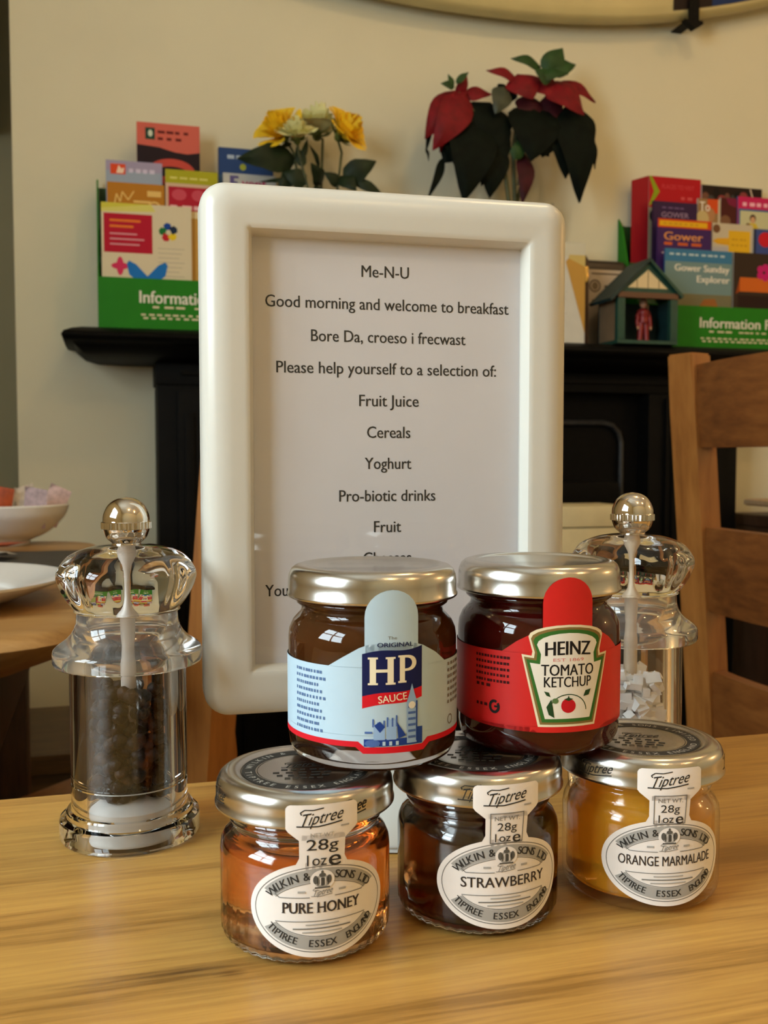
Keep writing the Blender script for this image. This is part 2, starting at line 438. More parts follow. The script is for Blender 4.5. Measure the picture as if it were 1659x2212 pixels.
# wall cabinet hanging in the alcove at the far left
cab = thing('wall_cabinet', 'dark wooden cabinet hanging high in the alcove at the left edge', 'cabinet', (-.55, 2.20, aty(8, 250, 2.18).z))
bm = bmesh.new(); box(bm, (-.32, -.02, .0), (.335, .115, .06), bev=.003); link('bottom_rail', bm, M_DARKW, cab)
bm = bmesh.new(); box(bm, (-.32, -.02, .0605), (.335, .115, .072)); link('edge_strip', bm, mat('pale_strip', (.30, .22, .15), .5, noise=.05), cab)
bm = bmesh.new(); box(bm, (-.32, -.01, .0725), (.335, .115, .60), bev=.003); link('body', bm, wood('red_wood', (.045, .016, .006), (.085, .030, .012), (.12, .048, .02), (30, 30, 4)), cab)
bm = bmesh.new(); box(bm, (-.30, -.022, .09), (-.005, -.0105, .58), bev=.003); link('door', bm, MATS['red_wood'], cab)
bm = bmesh.new(); box(bm, (.005, -.022, .09), (.32, -.0105, .58), bev=.003); link('door', bm, MATS['red_wood'], cab)

# ------------------------------------------------------------------ surfboard on the wall
sb = thing('surfboard', 'cream yellow surfboard strapped flat to the wall at the top', 'surfboard', (.73, 1.888, 2.017))
BL, BW = 1.06, 0.27
def board_z(x): return -BW * max(0.0, 1 - abs(x / BL) ** 2.2)
def board_outline(off, n=48):
    xs = [-(BL - off) * math.cos(PI * i / n) for i in range(n + 1)]
    lo = [(x, min(0, board_z(x * BL / (BL - off)) * (BW - off) / BW)) for x in xs]
    return lo + [(x, -z) for x, z in lo[::-1][1:-1]]
bm = bmesh.new(); rows = []
for off, y in ((.06, 0.044), (.02, .042), (.006, .036), (0, .024), (.003, .012), (.008, .004), (.013, .0012), (.03, 0.0)):
    rows.append([bm.verts.new((x, y, z)) for x, z in board_outline(off)])
for A, B in zip(rows, rows[1:]):
    for i in range(len(A)): bm.faces.new((A[i], A[(i + 1) % len(A)], B[(i + 1) % len(A)], B[i]))
bm.faces.new(rows[0]); bm.faces.new(rows[-1])
link('deck', bm, mat('yellowed_fibreglass', (.52, .44, .20), .35, noise=.06, nscale=12), sb)
a = Art(); pk = ink(34, 22, 18); bl = ink(28, 48, 92)
bot = lambda x: board_z(x) + .015
a.poly([(x, bot(x)) for x in (.418, .45, .48, .51)] + [(.51, -.05), (.418, -.05)], pk)
a.poly([(x, bot(x)) for x in (.51, .56, .61, .66)] + [(.66, -.05), (.51, -.05)], bl)
a.build('sponsor_panel', lambda x, y, h: (x, -.0008 - h, y), sb, smooth=False)
rk = thing('board_rack', 'black strap hook holding up the cream surfboard', 'rack', (1.193, 1.888, 1.784))
bm = bmesh.new()
box(bm, (-.012, -.008, -.004), (.012, .0615, -.001)); box(bm, (-.012, -.008, -.0005), (.012, -.0035, .24))
prism_pts = [(-.024, -.006), (.018, -.006), (.020, -.012), (.0, -.024)]
f0 = [bm.verts.new((x, -.012, z)) for x, z in prism_pts]; f1 = [bm.verts.new((x, .004, z)) for x, z in prism_pts]
bm.faces.new(f0); bm.faces.new(f1); [bm.faces.new((f0[i], f0[(i + 1) % 4], f1[(i + 1) % 4], f1[i])) for i in range(4)]
link('hook', bm, M_BLACK, rk)

# ------------------------------------------------------------------ the near table
TX0, TX1, TY0, TY1 = -0.75, 0.95, -0.35, 0.369
tb = thing('dining_table', 'honey oak dining table carrying the stacked jars and white menu frame', 'table', (0, 0, 0))
bm = bmesh.new(); box(bm, (TX0, TY0, TZ - .032), (TX1, TY1, TZ), bev=.0025); link('tabletop', bm, M_OAK, tb)
bm = bmesh.new(); box(bm, (TX0 + .06, TY0 + .05, TZ - .11), (TX1 - .06, TY1 - .05, TZ - .0325)); link('apron', bm, M_OAK, tb)
for x in (TX0 + .08, TX1 - .08):
    for y in (TY0 + .07, TY1 - .07):
        bm = bmesh.new(); box(bm, (x - .03, y - .03, 0), (x + .03, y + .03, TZ - .1105), bev=.003); link('leg', bm, M_OAK, tb)

# ------------------------------------------------------------------ second table at the left with its crockery
t2 = thing('dining_table', 'second wooden table with rounded corner and grey mat, behind the pepper mill', 'table', (0, 0, 0))
bm = bmesh.new()
def rrect(x0, y0, x1, y1, r, n=8):
    pts = []
    for cx, cy, a0 in ((x1 - r, y1 - r, 0), (x0 + r, y1 - r, 90), (x0 + r, y0 + r, 180), (x1 - r, y0 + r, 270)):
        pts += [(cx + r * math.cos(R(a0 + 90 * i / n)), cy + r * math.sin(R(a0 + 90 * i / n))) for i in range(n + 1)]
    return pts
def slab(bm, outline, levels, mi=0):
    """stack of outlines: levels = [(z, outline)]"""
    rows = [[bm.verts.new((x, y, z)) for x, y in pts] for z, pts in levels]
    for A, B in zip(rows, rows[1:]):
        for i in range(len(A)):
            f = bm.faces.new((A[i], A[(i + 1) % len(A)], B[(i + 1) % len(A)], B[i])); f.material_index = mi
    for Rw in (rows[0], rows[-1]):
        f = bm.faces.new(Rw); f.material_index = mi
def t2o(i): return rrect(-.97 + i, .69 + i, -.012 - i, 1.51 - i, .085 - i)
slab(bm, None, [(.712, t2o(.055)), (.716, t2o(.045)), (.726, t2o(.018)), (.735, t2o(.005)), (.741, t2o(.0)), (.746, t2o(.003)), (.749, t2o(.009)), (.75, t2o(.018))])
link('tabletop', bm, M_OAK2, t2)
bm = bmesh.new(); box(bm, (-.90, .76, .64), (-.085, 1.46, .7115)); link('apron', bm, M_DARKW, t2)
for x in (-.85, -.14):
    for y in (.81, 1.43):
        bm = bmesh.new(); box(bm, (x - .03, y - .03, 0), (x + .03, y + .03, .6395), bev=.003); link('leg', bm, M_DARKW, t2)
mt = bmesh.new(); slab(mt, None, [(.7503, rrect(-.72, 1.00, -.03, 1.30, .02)), (.7533, rrect(-.72, 1.00, -.03, 1.30, .02))])
tag(link('placemat', mt, mat('slate_grey', (.045, .045, .04), .6, noise=.15, nscale=60)), 'dark grey placemat on the left table under the white bowl', 'placemat')
bc = H(-.527, 1.36)
bowl = bmesh.new(); p = smooth_prof([(0, .010), (.030, .011), (.056, .030), (.080, .062), (.0865, .083)], 6)
q = [(.0905, .084), (.0925, .081)] + smooth_prof([(.0915, .075), (.086, .056), (.066, .026), (.044, .010)], 6) + [(.040, .007), (.040, .0), (.034, .0), (.033, .006), (0, .006)]
lathe(bowl, p + q, 72)
bowl = link('bowl', bowl, M_WHITE); bowl.location = (bc.x, bc.y, .7505 + .003 * (bc.y < 1.30)); bowl.scale = (1, 1, .66); tag(bowl, 'white china bowl of sugar sachets on the left table', 'bowl')
sach = [((.15, .02, .01), 'orange'), ((.70, .66, .60), 'white'), ((.55, .42, .44), 'pink')]
def sachet(i, pos, rot, ci, lab):
    bm = bmesh.new(); c, nm = sach[ci]
    nx, ny = 8, 4; Wd, Hd = .030, .055
    G = [[bm.verts.new((Wd * (i2 / ny - .5), s * .0028 * math.sin(PI * i2 / ny) * math.sin(PI * j / nx) + .0, Hd * j / nx)) for i2 in range(ny + 1)] for s in (1, -1) for j in range(nx + 1)]
    for k in (0, nx + 1):
        for j in range(nx):
            for i2 in range(ny): bm.faces.new((G[k + j][i2], G[k + j][i2 + 1], G[k + j + 1][i2 + 1], G[k + j + 1][i2]))
    bmesh.ops.remove_doubles(bm, verts=bm.verts[:], dist=1e-6)
    o = link('sugar_sachet', bm, mat('sachet_' + nm, c if nm != 'orange' else (.42, .07, .012), .5, noise=.25, nscale=150))
    o.location = pos; o.rotation_euler = rot
    tag(o, lab, 'sugar sachet', 'sugar sachets in the white bowl')
for i, (dx, dy, dz, rx, ry, rz, ci, lab) in enumerate([
    (-.012, -.035, .050, .25, -.30, .2, 0, 'orange sugar sachet at the left edge of the white bowl'),
    (.012, -.040, .048, .15, .20, -.1, 0, 'orange sugar sachet right of the other orange one in the bowl'),
    (.034, -.030, .046, -.3, .5, .3, 1, 'white sugar sachet leaning beside the orange ones in the bowl'),
    (.048, -.012, .050, .1, -.25, .6, 1, 'white sugar sachet standing tallest in the bowl'),
    (.058, -.030, .047, .25, .18, -.3, 2, 'pink sugar sachet standing near the right rim of the bowl'),
    (.066, -.006, .052, -.2, .45, .2, 2, 'pale pink sugar sachet against the right rim of the bowl'),
    (-.040, -.025, .048, .1, .1, .4, 2, 'pink sugar sachet at the far left of the bowl'),
    (.0, .01, .046, .4, .2, 1.2, 1, 'white sugar sachet in the middle of the bowl behind the others')]):
    v = Matrix.Rotation(-YAW, 3, 'Z') @ Vector((dx, dy, 0))
    sachet(i, (bc.x + v.x, bc.y + v.y, .7505 + dz * .55), (rx, ry, rz), ci, lab)
for k, (px, py, rz, ci, lab) in enumerate([(12, 1196, .3, 1, 'torn white sachet lying on the table in front of the bowl'), (62, 1196, -.5, 1, 'crumpled white sachet lying beside the foot of the bowl'), (4, 1180, 1.0, 0, 'orange sachet lying on the table left of the bowl foot')]):
    pp = atz(px, py, .757); sachet(20 + k, (pp.x - .02, pp.y, .7575), (R(84), 0, rz), ci, lab)
pc = H(-.389, .80)
bm = bmesh.new(); lathe(bm, smooth_prof([(0, .004), (.075, .005), (.088, .010), (.125, .021)], 5) + [(.1275, .0215), (.127, .0195)] + smooth_prof([(.120, .016), (.088, .004), (.070, .0)], 5) + [(.066, 0.0), (.064, .002), (0, .002)], 96)
pl = link('plate', bm, M_WHITE); pl.location = (pc.x, pc.y, .7505); tag(pl, 'white side plate on the left table in front of the bowl', 'plate')

# low bench behind the second table
bn = thing('bench', 'dark wooden bench under the left table', 'bench', (-.42, 1.65, 0))
bm = bmesh.new(); box(bm, (-.55, -.14, .405), (.47, .16, .435), bev=.006); link('seat', bm, wood('bench_wood', (.05, .028, .010), (.085, .05, .018), (.13, .08, .03), (4, 40, 40), .5), bn)
bm = bmesh.new(); box(bm, (-.52, -.13, .30), (.44, -.105, .4045), bev=.003); link('apron', bm, MATS['bench_wood'], bn)
for sx in (-.45, .36):
    bm = bmesh.new(); box(bm, (sx, -.10, 0), (sx + .05, .12, .4045), bev=.004); link('leg', bm, M_DARKW, bn)

# ------------------------------------------------------------------ ladder-back chairs
def make_chair(label, loc, rotz, rails=((.88, .969), (.70, .793), (.535, .632)), width=.44, pw=.036, pd=.030, bow=.035, bracket=False):
    t = thing('dining_chair', label, 'chair', loc, rotz)
    top, seat_z = .982, .45
    def lean(z): return -.050 * max(0, (z - seat_z) / (top - seat_z)) ** 1.15
    for s in (-1, 1):
        bm = bmesh.new(); x = s * (width / 2 - pw / 2)
        zs = [0, .2, .42] + [.45 + (top - .45) * k / 8 for k in range(9)]
        rows = []
        for z in zs:
            y = lean(z) - (.02 * (1 - z / .42) if z < .42 else 0)
            tp = 0.0 if z < top - .001 else .0
            rows.append([bm.verts.new((x + dx * pw / 2, y + dy * pd / 2, z)) for dx, dy in ((-1, -1), (1, -1), (1, 1), (-1, 1))])
        for A, B in zip(rows, rows[1:]):
            for i in range(4): bm.faces.new((A[i], A[(i + 1) % 4], B[(i + 1) % 4], B[i]))
        bm.faces.new(rows[0]); bm.faces.new(rows[-1])
        bmesh.ops.bevel(bm, geom=[e for e in bm.edges if abs(e.verts[0].co.z - e.verts[1].co.z) > .01 or e.verts[0].co.z > top - .001 and e.verts[1].co.z > top - .001], offset=.0022, segments=2, affect='EDGES')
        link('back_post', bm, M_PINE, t)
        bm = bmesh.new(); box(bm, (x - .018, .36, 0), (x + .018, .396, .4195), bev=.003); link('leg', bm, M_PINE, t)
    xi = width / 2 - pw - .0003
    for z0, z1 in rails:
        bm = bmesh.new(); rows = []; n = 14
        for k in range(n + 1):
            x = -xi + 2 * xi * k / n; b = -bow * (1 - (x / xi) ** 2)
            up = .002 * (1 - (x / xi) ** 2) if z1 > .9 else 0
            rows.append([bm.verts.new((x, lean(z) + b + dy, z)) for z, dy in ((z0, -.010), (z0, .010), (z0 + .03, .007), (z1 - .02 + up, .008), (z1 + up, .009), (z1 + up, -.008), (z1 - .02 + up, -.011), (z0 + .03, -.012))])
        for A, B in zip(rows, rows[1:]):
            for i in range(8): bm.faces.new((A[i], A[(i + 1) % 8], B[(i + 1) % 8], B[i]))
        bm.faces.new(rows[0]); bm.faces.new(rows[-1])
        link('back_rail', bm, wood('rail_wood', (.11, .032, .007), (.19, .060, .012), (.27, .095, .020), (3.5, 30, 30), .42), t, angle=50)
    bm = bmesh.new(); slab(bm, None, [(.42, rrect(-width / 2 - .01, .018, width / 2 + .01, .42, .03)), (.446, rrect(-width / 2 - .01, .018, width / 2 + .01, .42, .03)), (.45, rrect(-width / 2 - .005, .022, width / 2 + .005, .415, .03))])
    link('seat', bm, M_PINE, t)
    if bracket:   # rounded corner bracket between post and seat
        bm = bmesh.new(); x = -width / 2 + pw
        arcp = [(x, .452), (x, .662)] + [(x + .030 * math.sin(R(a)), .632 + .030 * math.cos(R(a))) for a in range(15, 90, 15)] + [(x + .034, .60), (x + .036, .452)]
        f0 = [bm.verts.new((px, -.006, pz)) for px, pz in arcp]; f1 = [bm.verts.new((px, .014, pz)) for px, pz in arcp]
        bm.faces.new(f0); bm.faces.new(f1)
        for i in range(len(f0)): bm.faces.new((f0[i], f0[(i + 1) % len(f0)], f1[(i + 1) % len(f0)], f1[i]))
        link('side_bracket', bm, M_PINE, t)
    return t
# right: the far back post stands at (.345, 1.10) seen from the camera, the seat turned away to the right
def place_chair(label, post, face_deg, post_z, **kw):
    """put the chair's local -x back post at the given ahead/right position; facing measured from straight ahead, positive to the left"""
    rz = R(face_deg) - YAW
    w, pw = kw.get('width', .44), kw.get('pw', .036)
    ln = -.050 * max(0, (post_z - .45) / .532) ** 1.15
    off = Matrix.Rotation(rz, 3, 'Z') @ Vector((-(w / 2 - pw / 2), ln, 0))
    p = H(*post) - off
    return make_chair(label, (p.x, p.y, 0), rz, **kw)
place_chair('brown wooden ladder-back chair at the right, before the fireplace', (.342, 1.10), -60, .88)
place_chair('brown wooden chair half hidden behind the left edge of the white menu frame', (-.152, .85), 62, .63, rails=((.90, .97), (.775, .86)), bracket=True)

# low sideboard on the right carrying a board
sd = thing('sideboard', 'low dark sideboard by the wall behind the right chair', 'sideboard', (1.62, 1.72, 0))
bm = bmesh.new(); box(bm, (-.27, -.12, .06), (.30, .22, .72), bev=.004); link('body', bm, M_DARKW, sd)
for k in (0, 1):
    bm = bmesh.new(); box(bm, (-.26 + k * .282, -.135, .09), (.01 + k * .282, -.1205, .69), bev=.003); d = link('door', bm, M_DARKW, sd)
    bm = bmesh.new(); tube(bm, [(-.02 + k * .08, -.136, .42), (-.02 + k * .08, -.155, .42)], .008, 10); link('knob', bm, M_CHROME, d)
bm = bmesh.new(); box(bm, (-.28, -.14, .7205), (.31, .225, .745), bev=.004); link('top', bm, M_DARKW, sd)
gt = bmesh.new(); slab(gt, None, [(.7455, rrect(1.375, 1.62, 1.80, 1.82, .02)), (.765, rrect(1.36, 1.61, 1.81, 1.83, .02))])
tag(link('glass_tray', gt, mat('grey_glass', (.10, .12, .12), .1, noise=.1)), 'grey glass tray on the dark sideboard under the pale board', 'tray')
gt = bmesh.new(); slab(gt, None, [(.7655, rrect(1.325, 1.58, 1.82, 1.86, .012)), (.7685, rrect(1.32, 1.575, 1.825, 1.865, .012)), (.777, rrect(1.32, 1.575, 1.825, 1.865, .012)), (.7795, rrect(1.324, 1.579, 1.821, 1.861, .012))])
tag(link('serving_board', gt, wood('pale_wood', (.42, .27, .14), (.55, .37, .2), (.62, .44, .26), (4, 40, 40), .5)), 'pale wooden board seen through the gap of the right chair', 'board')

# ================================================================== ON THE MANTEL
M_GREENC = mat('green_card', lin((30, 120, 20)), .55, spec=.2, noise=.05, nscale=30)
M_GREEND = mat('dark_green_card', lin((22, 66, 22)), .6, noise=.05, nscale=30)
def words(a, x0, y, w, m, th=.004, n=5, seed=1, layer=2):
    """a line too blurred to read: little blocks of unequal length"""
    rr = random.Random(seed); x = x0; step = w / n
    for k in range(n):
        l = step * rr.uniform(.5, .85); a.rect(x, y, x + l, y + th, m, layer); x += step
WHT, CRM = ink(232, 228, 214), ink(226, 214, 180)
def holder(label, x0, y0, w, k, ph, tx, tw):
    t = thing('leaflet_holder', label, 'leaflet holder', (x0, y0, MZ), 0, 'green leaflet holders on the mantel')
    bm = bmesh.new(); box(bm, (0, 0, .0003), (w, .003, ph)); fp = link('front_panel', bm, M_GREENC, t, smooth=False)
    a = Art()
    a.text('Information Point', tx, ph * .64, WHT, height=.0215, width=tw, align='L', bold=.02)
    words(a, tx + .022, ph * .42, .060, CRM, .0035, 3, 1); words(a, tx + .094, ph * .42, .07, CRM, .003, 5, 2)
    words(a, tx + .002, ph * .27, .19, CRM, .003, 14, 3); words(a, tx + .006, ph * .205, .18, CRM, .003, 13, 4)
    a.build('lettering', lambda x, y, h: (x, -.0004 - h, y), fp, smooth=False)
    bk_ = .1295 * k
    for x in (0, w - .003):
        bm = bmesh.new()
        pr = [(.0032, .0), (bk_, .0), (bk_, .285), (.105 * k, .262), (.085 * k, .215), (.065 * k, .165), (.040 * k, .122), (.0032, ph)]
        f0 = [bm.verts.new((x, y, z + .0003)) for y, z in pr]; f1 = [bm.verts.new((x + .003, y, z + .0003)) for y, z in pr]
        bm.faces.new(f0); bm.faces.new(f1)
        for i in range(len(pr)): bm.faces.new((f0[i], f0[(i + 1) % len(pr)], f1[(i + 1) % len(pr)], f1[i]))
        link('side_panel', bm, M_GREENC, t, smooth=False)
    xa, xb = .0033, w - .0033
    dv = (.040, .080, .127) if k == 1 else (.023, .048, .090)
    for y, z1 in zip(dv, (.130, .185, .270)):
        bm = bmesh.new(); box(bm, (xa, y, .0003), (xb, y + .002, z1)); link('divider', bm, M_GREEND, t, smooth=False)
    for y_, y1, z in ((.0035, dv[0] - .0003, .004), (dv[0] + .0023, dv[1] - .0003, .058), (dv[1] + .0023, dv[2] - .0003, .105)):
        bm = bmesh.new(); box(bm, (xa, y_, z), (xb, y1, z + .002)); link('shelf', bm, M_GREEND, t, smooth=False)
    return t

holder('green cardboard leaflet holder at the left end of the mantel', -.012, 1.80, .345, 1, .088, .070, .192)
holder('green cardboard leaflet holder at the right end of the mantel beside the toy hut', 1.060, 1.855, .44, .72, .0935, .143, .224)

TIER = {1: (1.812, 1.0983), 2: (1.850, 1.1523), 3: (1.890, 1.1993)}
TIER_R = {1: (1.8600, 1.0983), 2: (1.8815, 1.1523), 3: (1.9065, 1.1993)}
PAPEREDGE = mat('paper_edges', (.62, .58, .50), .7, noise=.05, nscale=300)
def brochure(label, tier, dy, xl, xr, yt, art, name='brochure', thick=.005, holder_x=None, edge=None, group='leaflets in the green holders'):
    y0, z0 = (TIER if xl < 800 else TIER_R)[tier]; y0 += dy
    pa = aty(xl, yt, y0); pb = aty(xr, yt, y0); w = pb.x - pa.x
    h = pa.z * .5 + pb.z * .5 - z0
    t = thing(name, label, 'leaflet', (pa.x, y0, z0), 0, group)
    bm = bmesh.new(); box(bm, (0, 0, 0), (w, thick, h), bev=.0004); link('pages', bm, edge or PAPEREDGE, t, smooth=False)
    a = Art(); art(a, w, h); a.build('cover', lambda x, y, hh: (x, -.0003 - hh * 2, y), t, smooth=False)
    return t, w, h
def bars(a, x0, y, lens, dy, m, th=.003, layer=2):
    for k, l in enumerate(lens): a.rect(x0, y - k * dy, x0 + l, y - k * dy + th, m, layer)

# --- left holder
def art_map(a, w, h):
    a.rect(0, 0, w, h, ink(214, 203, 172)); a.rect(0, h - .010, w * .55, h, ink(205, 198, 70), 2); a.poly([(w * .55, h), (0, h - .010), (0, h - .016), (w * .6, h - .012)], ink(214, 208, 110), 2)
    a.rect(.004, h - .085, w * .56, h - .018, ink(176, 14, 44), 3)
    bars(a, .014, h - .032, (.052, .040), .010, ink(226, 120, 40), .004, 4); bars(a, .014, h - .054, (.046, .058, .050), .009, ink(214, 150, 160), .0025, 4)
    for k, c in enumerate((ink(20, 66, 150), ink(24, 110, 52), ink(190, 26, 40), ink(226, 196, 30), ink(18, 40, 70))):
        an = R(100 + 72 * k); cx, cy = w * .74 + .009 * math.cos(an), h - .046 + .009 * math.sin(an)
        a.poly([(cx + .008 * math.cos(an + d), cy + .008 * math.sin(an + d)) for d in (-2.2, -.9, 0, .9, 2.2)], c, 3)
    a.ell(w * .20, h - .108, .015, .006, ink(205, 48, 92), 3); a.ell(w * .20, h - .108, .006, .016, ink(205, 48, 92), 4)
    bl = ink(22, 112, 190)
    for s in (-1, 1):
        cx = w * .50 + s * .017; a.poly([(w * .50, h - .124), (cx + s * .002, h - .104), (cx + s * .014, h - .098), (cx + s * .018, h - .104), (cx + s * .014, h - .122), (cx + s * .002, h - .132), (w * .50, h - .130)], bl, 3)
    for k in range(7): a.rect(w * .62, h - .075 - k * .008, w * (.92 - .03 * (k % 3)), h - .074 - k * .008, ink(170, 162, 140), 2)
    a.ell(w * .66, h - .150, .012, .008, ink(190, 186, 40), 3)
brochure('cream visitor map leaflet with crimson block and blue butterfly in the left holder', 1, 0, 218, 413, 442, art_map)
def art_tan(a, w, h): a.rect(0, 0, w, h, ink(196, 152, 72)); a.rect(0, h - .012, w, h, ink(222, 206, 160), 2)
brochure('tan leaflet just behind the cream map leaflet', 1, .012, 226, 436, 452, art_tan)
def art_ochre(a, w, h):
    a.rect(0, 0, w, h, ink(178, 118, 30)); c = ink(226, 190, 110)
    a.line([(.010, h - .050), (.016, h - .020), (.022, h - .034), (.026, h - .016), (.036, h - .030), (.046, h - .014)], .0022, c, 2)
    bars(a, .045, h - .034, (.030, .034), .009, c, .004, 3); a.rect(w - .030, h - .022, w - .006, h - .012, c, 3); a.ring(w - .018, h - .042, .012, .012, .003, c, 3)
brochure('ochre leaflet with pale hill outline in the left holder', 2, 0, 231, 355, 396, art_ochre)
def art_lilac(a, w, h):
    a.rect(0, 0, w, h, ink(150, 164, 184)); a.rect(0, h - .018, w, h, ink(160, 152, 180), 2)
    a.rect(.008, h - .024, .034, h - .006, ink(214, 74, 36), 3); a.poly([(.018, h - .022), (.022, h - .008), (.027, h - .014), (.032, h - .012), (.030, h - .022)], ink(240, 214, 190), 4)
    words(a, .040, h - .020, w - .05, ink(204, 196, 218), .007, 4, 3)
brochure('lilac leaflet with a small orange emblem behind the ochre one', 2, .009, 228, 350, 349, art_lilac)
def art_lime(a, w, h):
    a.rect(0, 0, w, h, ink(206, 176, 150)); a.rect(0, h - .024, w, h, ink(168, 166, 32), 2); words(a, .008, h - .016, w * .75, ink(220, 214, 120), .003, 4, 5, 3)
    a.rect(.005, .0, w, h - .030, ink(172, 24, 48), 2); a.ell(.024, h - .044, .013, .010, ink(196, 74, 90), 3); a.ell(.058, h - .044, .012, .010, ink(196, 74, 90), 3); words(a, .008, h - .070, w * .9, ink(236, 190, 190), .007, 4, 8, 3)
brochure('lime and crimson leaflet in the left holder beside the ochre one', 2, .002, 357, 470, 369, art_lime)
def art_event(a, w, h):
    a.rect(0, 0, w, h, ink(196, 196, 190)); a.rect(.012, h - .026, .020, h - .004, ink(96, 88, 140), 3); a.rect(.012, h - .009, .028, h - .004, ink(96, 88, 140), 3); a.rect(.012, h - .018, .026, h - .014, ink(96, 88, 140), 3)
    a.text('vent', .034, h - .016, ink(182, 50, 92), height=.018, align='L', bold=.03, layer=3); a.rect(.0, 0, w, h - .040, ink(150, 160, 90), 2)
brochure('white leaflet with multicoloured lettering half behind the menu frame', 2, .004, 482, 596, 377, art_event)
def art_coral(a, w, h):
    a.rect(0, 0, w, h, ink(206, 100, 86)); a.rect(.015, h - .030, .032, h - .009, ink(24, 66, 52), 3); a.ell(.024, h - .019, .004, .006, ink(210, 220, 200), 4)
    words(a, .037, h - .018, .062, ink(96, 24, 24), .005, 4, 2, 3); words(a, .037, h - .030, .048, ink(96, 24, 24), .005, 3, 4, 3)
    a.poly([(0, 0), (w, 0), (w, h - .048), (w * .8, h - .052), (w * .6, h - .050), (w * .35, h - .043), (0, h - .040)], ink(34, 20, 28), 2)
    a.ring(w * .55, h - .086, .042, .024, .014, ink(196, 74, 62), 3)
brochure('coral leaflet with black landscape, tallest in the left holder', 3, 0, 295, 431, 268, art_coral, thick=.012, edge=mat('coral_edge', lin((176, 70, 58)), .6))
def art_blue(a, w, h):
    a.rect(0, 0, w, h, ink(40, 70, 122)); words(a, .016, h - .020, .05, ink(180, 196, 214), .007, 3, 6, 3); a.rect(0, 0, w, h - .05, ink(52, 84, 116), 2); a.ell(.045, h - .034, .006, .006, ink(170, 176, 60), 3)
brochure('dark blue leaflet behind the rose leaves in the left holder', 3, .004, 472, 590, 322, art_blue, thick=.012, edge=mat('blue_edge', lin((26, 44, 84)), .6))

# --- right holder
def art_sun(a, w, h):
    a.rect(0, 0, w, h, ink(58, 118, 158)); a.rect(0, 0, w, h - .026, ink(112, 140, 142), 2); a.rect(0, 0, w, h * .55, ink(116, 112, 84), 3)
    words(a, .010, h - .013, w * .85, ink(190, 210, 216), .004, 9, 9, 4)
    a.text('Gower Sunday', w - .006 - .066, h - .038, WHT, height=.014, width=.130, bold=.03, layer=5); a.text('Explorer', w - .006 - .039, h - .060, WHT, height=.014, width=.078, bold=.03, layer=5)
    a.poly([(w * .35, .02), (w * .45, .075), (w * .58, .102), (w * .75, .104), (w * .84, .07), (w * .88, .02)], ink(150, 96, 44), 4)
    a.poly([(w * .60, .02), (w * .62, .06), (w * .70, .088), (w * .80, .07), (w * .83, .02)], ink(62, 52, 46), 5); a.rect(0, 0, w * .6, .030, ink(92, 56, 30), 4)
brochure('blue beach leaflet reading Gower Sunday Explorer in the right holder', 1, 0, 1437, 1582, 540, art_sun, edge=mat('sea_edge', lin((40, 96, 150)), .6))
def art_box(a, w, h):
    a.rect(0, 0, w, h, ink(54, 40, 30)); a.rect(.016, h - .082, w, h - .052, ink(206, 102, 30), 3); a.poly([(.006, h - .088), (.016, h - .052), (.016, h - .082)], ink(150, 66, 18), 3)
    for k in range(5): an = R(72 * k); a.ell(.075 + .011 * math.cos(an), h - .040 + .011 * math.sin(an), .008, .008, ink(196, 24, 110), 4)
    a.rect(.012, 0, w, h - .090, ink(40, 20, 18), 2)
brochure('dark brown leaflet with orange parcel and pink flower at the right edge', 1, .002, 1585, 1700, 548, art_box)
def art_gower(a, w, h):
    a.rect(0, 0, w, h, ink(62, 34, 92)); a.rect(0, h - .018, w, h, ink(206, 70, 22), 2); a.rect(.004, h - .015, w - .010, h - .004, ink(226, 176, 24), 3); words(a, .012, h - .011, w * .7, ink(200, 140, 30), .003, 7, 12, 4)
    a.text('Gower', w * .48, h - .035, ink(224, 150, 84), width=w * .72, height=.017, bold=.02, layer=3); words(a, w * .12, h - .054, w * .76, ink(206, 96, 40), .006, 3, 13, 3); words(a, w * .08, h - .072, w * .8, ink(200, 176, 190), .003, 6, 14, 3)
brochure('purple leaflet reading Gower with an orange banner in the right holder', 2, 0, 1421, 1537, 475, art_gower, edge=mat('purple_edge', lin((60, 34, 100)), .6))
def art_yellow(a, w, h):
    a.rect(0, 0, w, h, ink(196, 186, 160)); a.rect(w * .40, h - .068, w - .006, h - .014, ink(224, 178, 32), 3); a.poly([(0, h - .038), (.012, h - .032), (w * .42, h - .030), (w * .42, h - .046), (.012, h - .044)], ink(222, 166, 30), 4)
    words(a, w * .48, h - .034, w * .4, ink(196, 146, 30), .003, 4, 15, 4); words(a, w * .48, h - .046, w * .42, ink(196, 146, 30), .003, 4, 16, 4); a.rect(0, 0, w * .40, h - .05, ink(180, 176, 176), 2); a.ell(.010, h + -.012, .009, .009, ink(110, 74, 46), 5)
brochure('cream leaflet with a yellow panel right of the purple one', 2, .003, 1539, 1626, 484, art_yellow)
def art_bluered(a, w, h): a.rect(0, 0, w, h, ink(58, 76, 138)); a.ell(.030, h - .022, .018, .016, ink(196, 22, 42), 3); a.rect(0, 0, .006, h, ink(36, 40, 70), 3)
brochure('blue leaflet with red disc at the right edge of the photo', 2, .001, 1628, 1710, 497, art_bluered)
def art_purple(a, w, h):
    a.rect(0, 0, w, h, ink(52, 30, 66)); words(a, w * .2, h - .014, w * .55, ink(110, 84, 130), .003, 4, 17, 3); a.text('GOWER', w * .50, h - .027, ink(164, 138, 168), width=w * .62, height=.011, layer=3); a.rect(.010, h - .044, .030, h - .040, ink(130, 100, 150), 3)
brochure('dark purple leaflet reading GOWER behind the orange-banner one', 3, 0, 1411, 1506, 437, art_purple, edge=mat('plum_edge', lin((40, 24, 60)), .6))
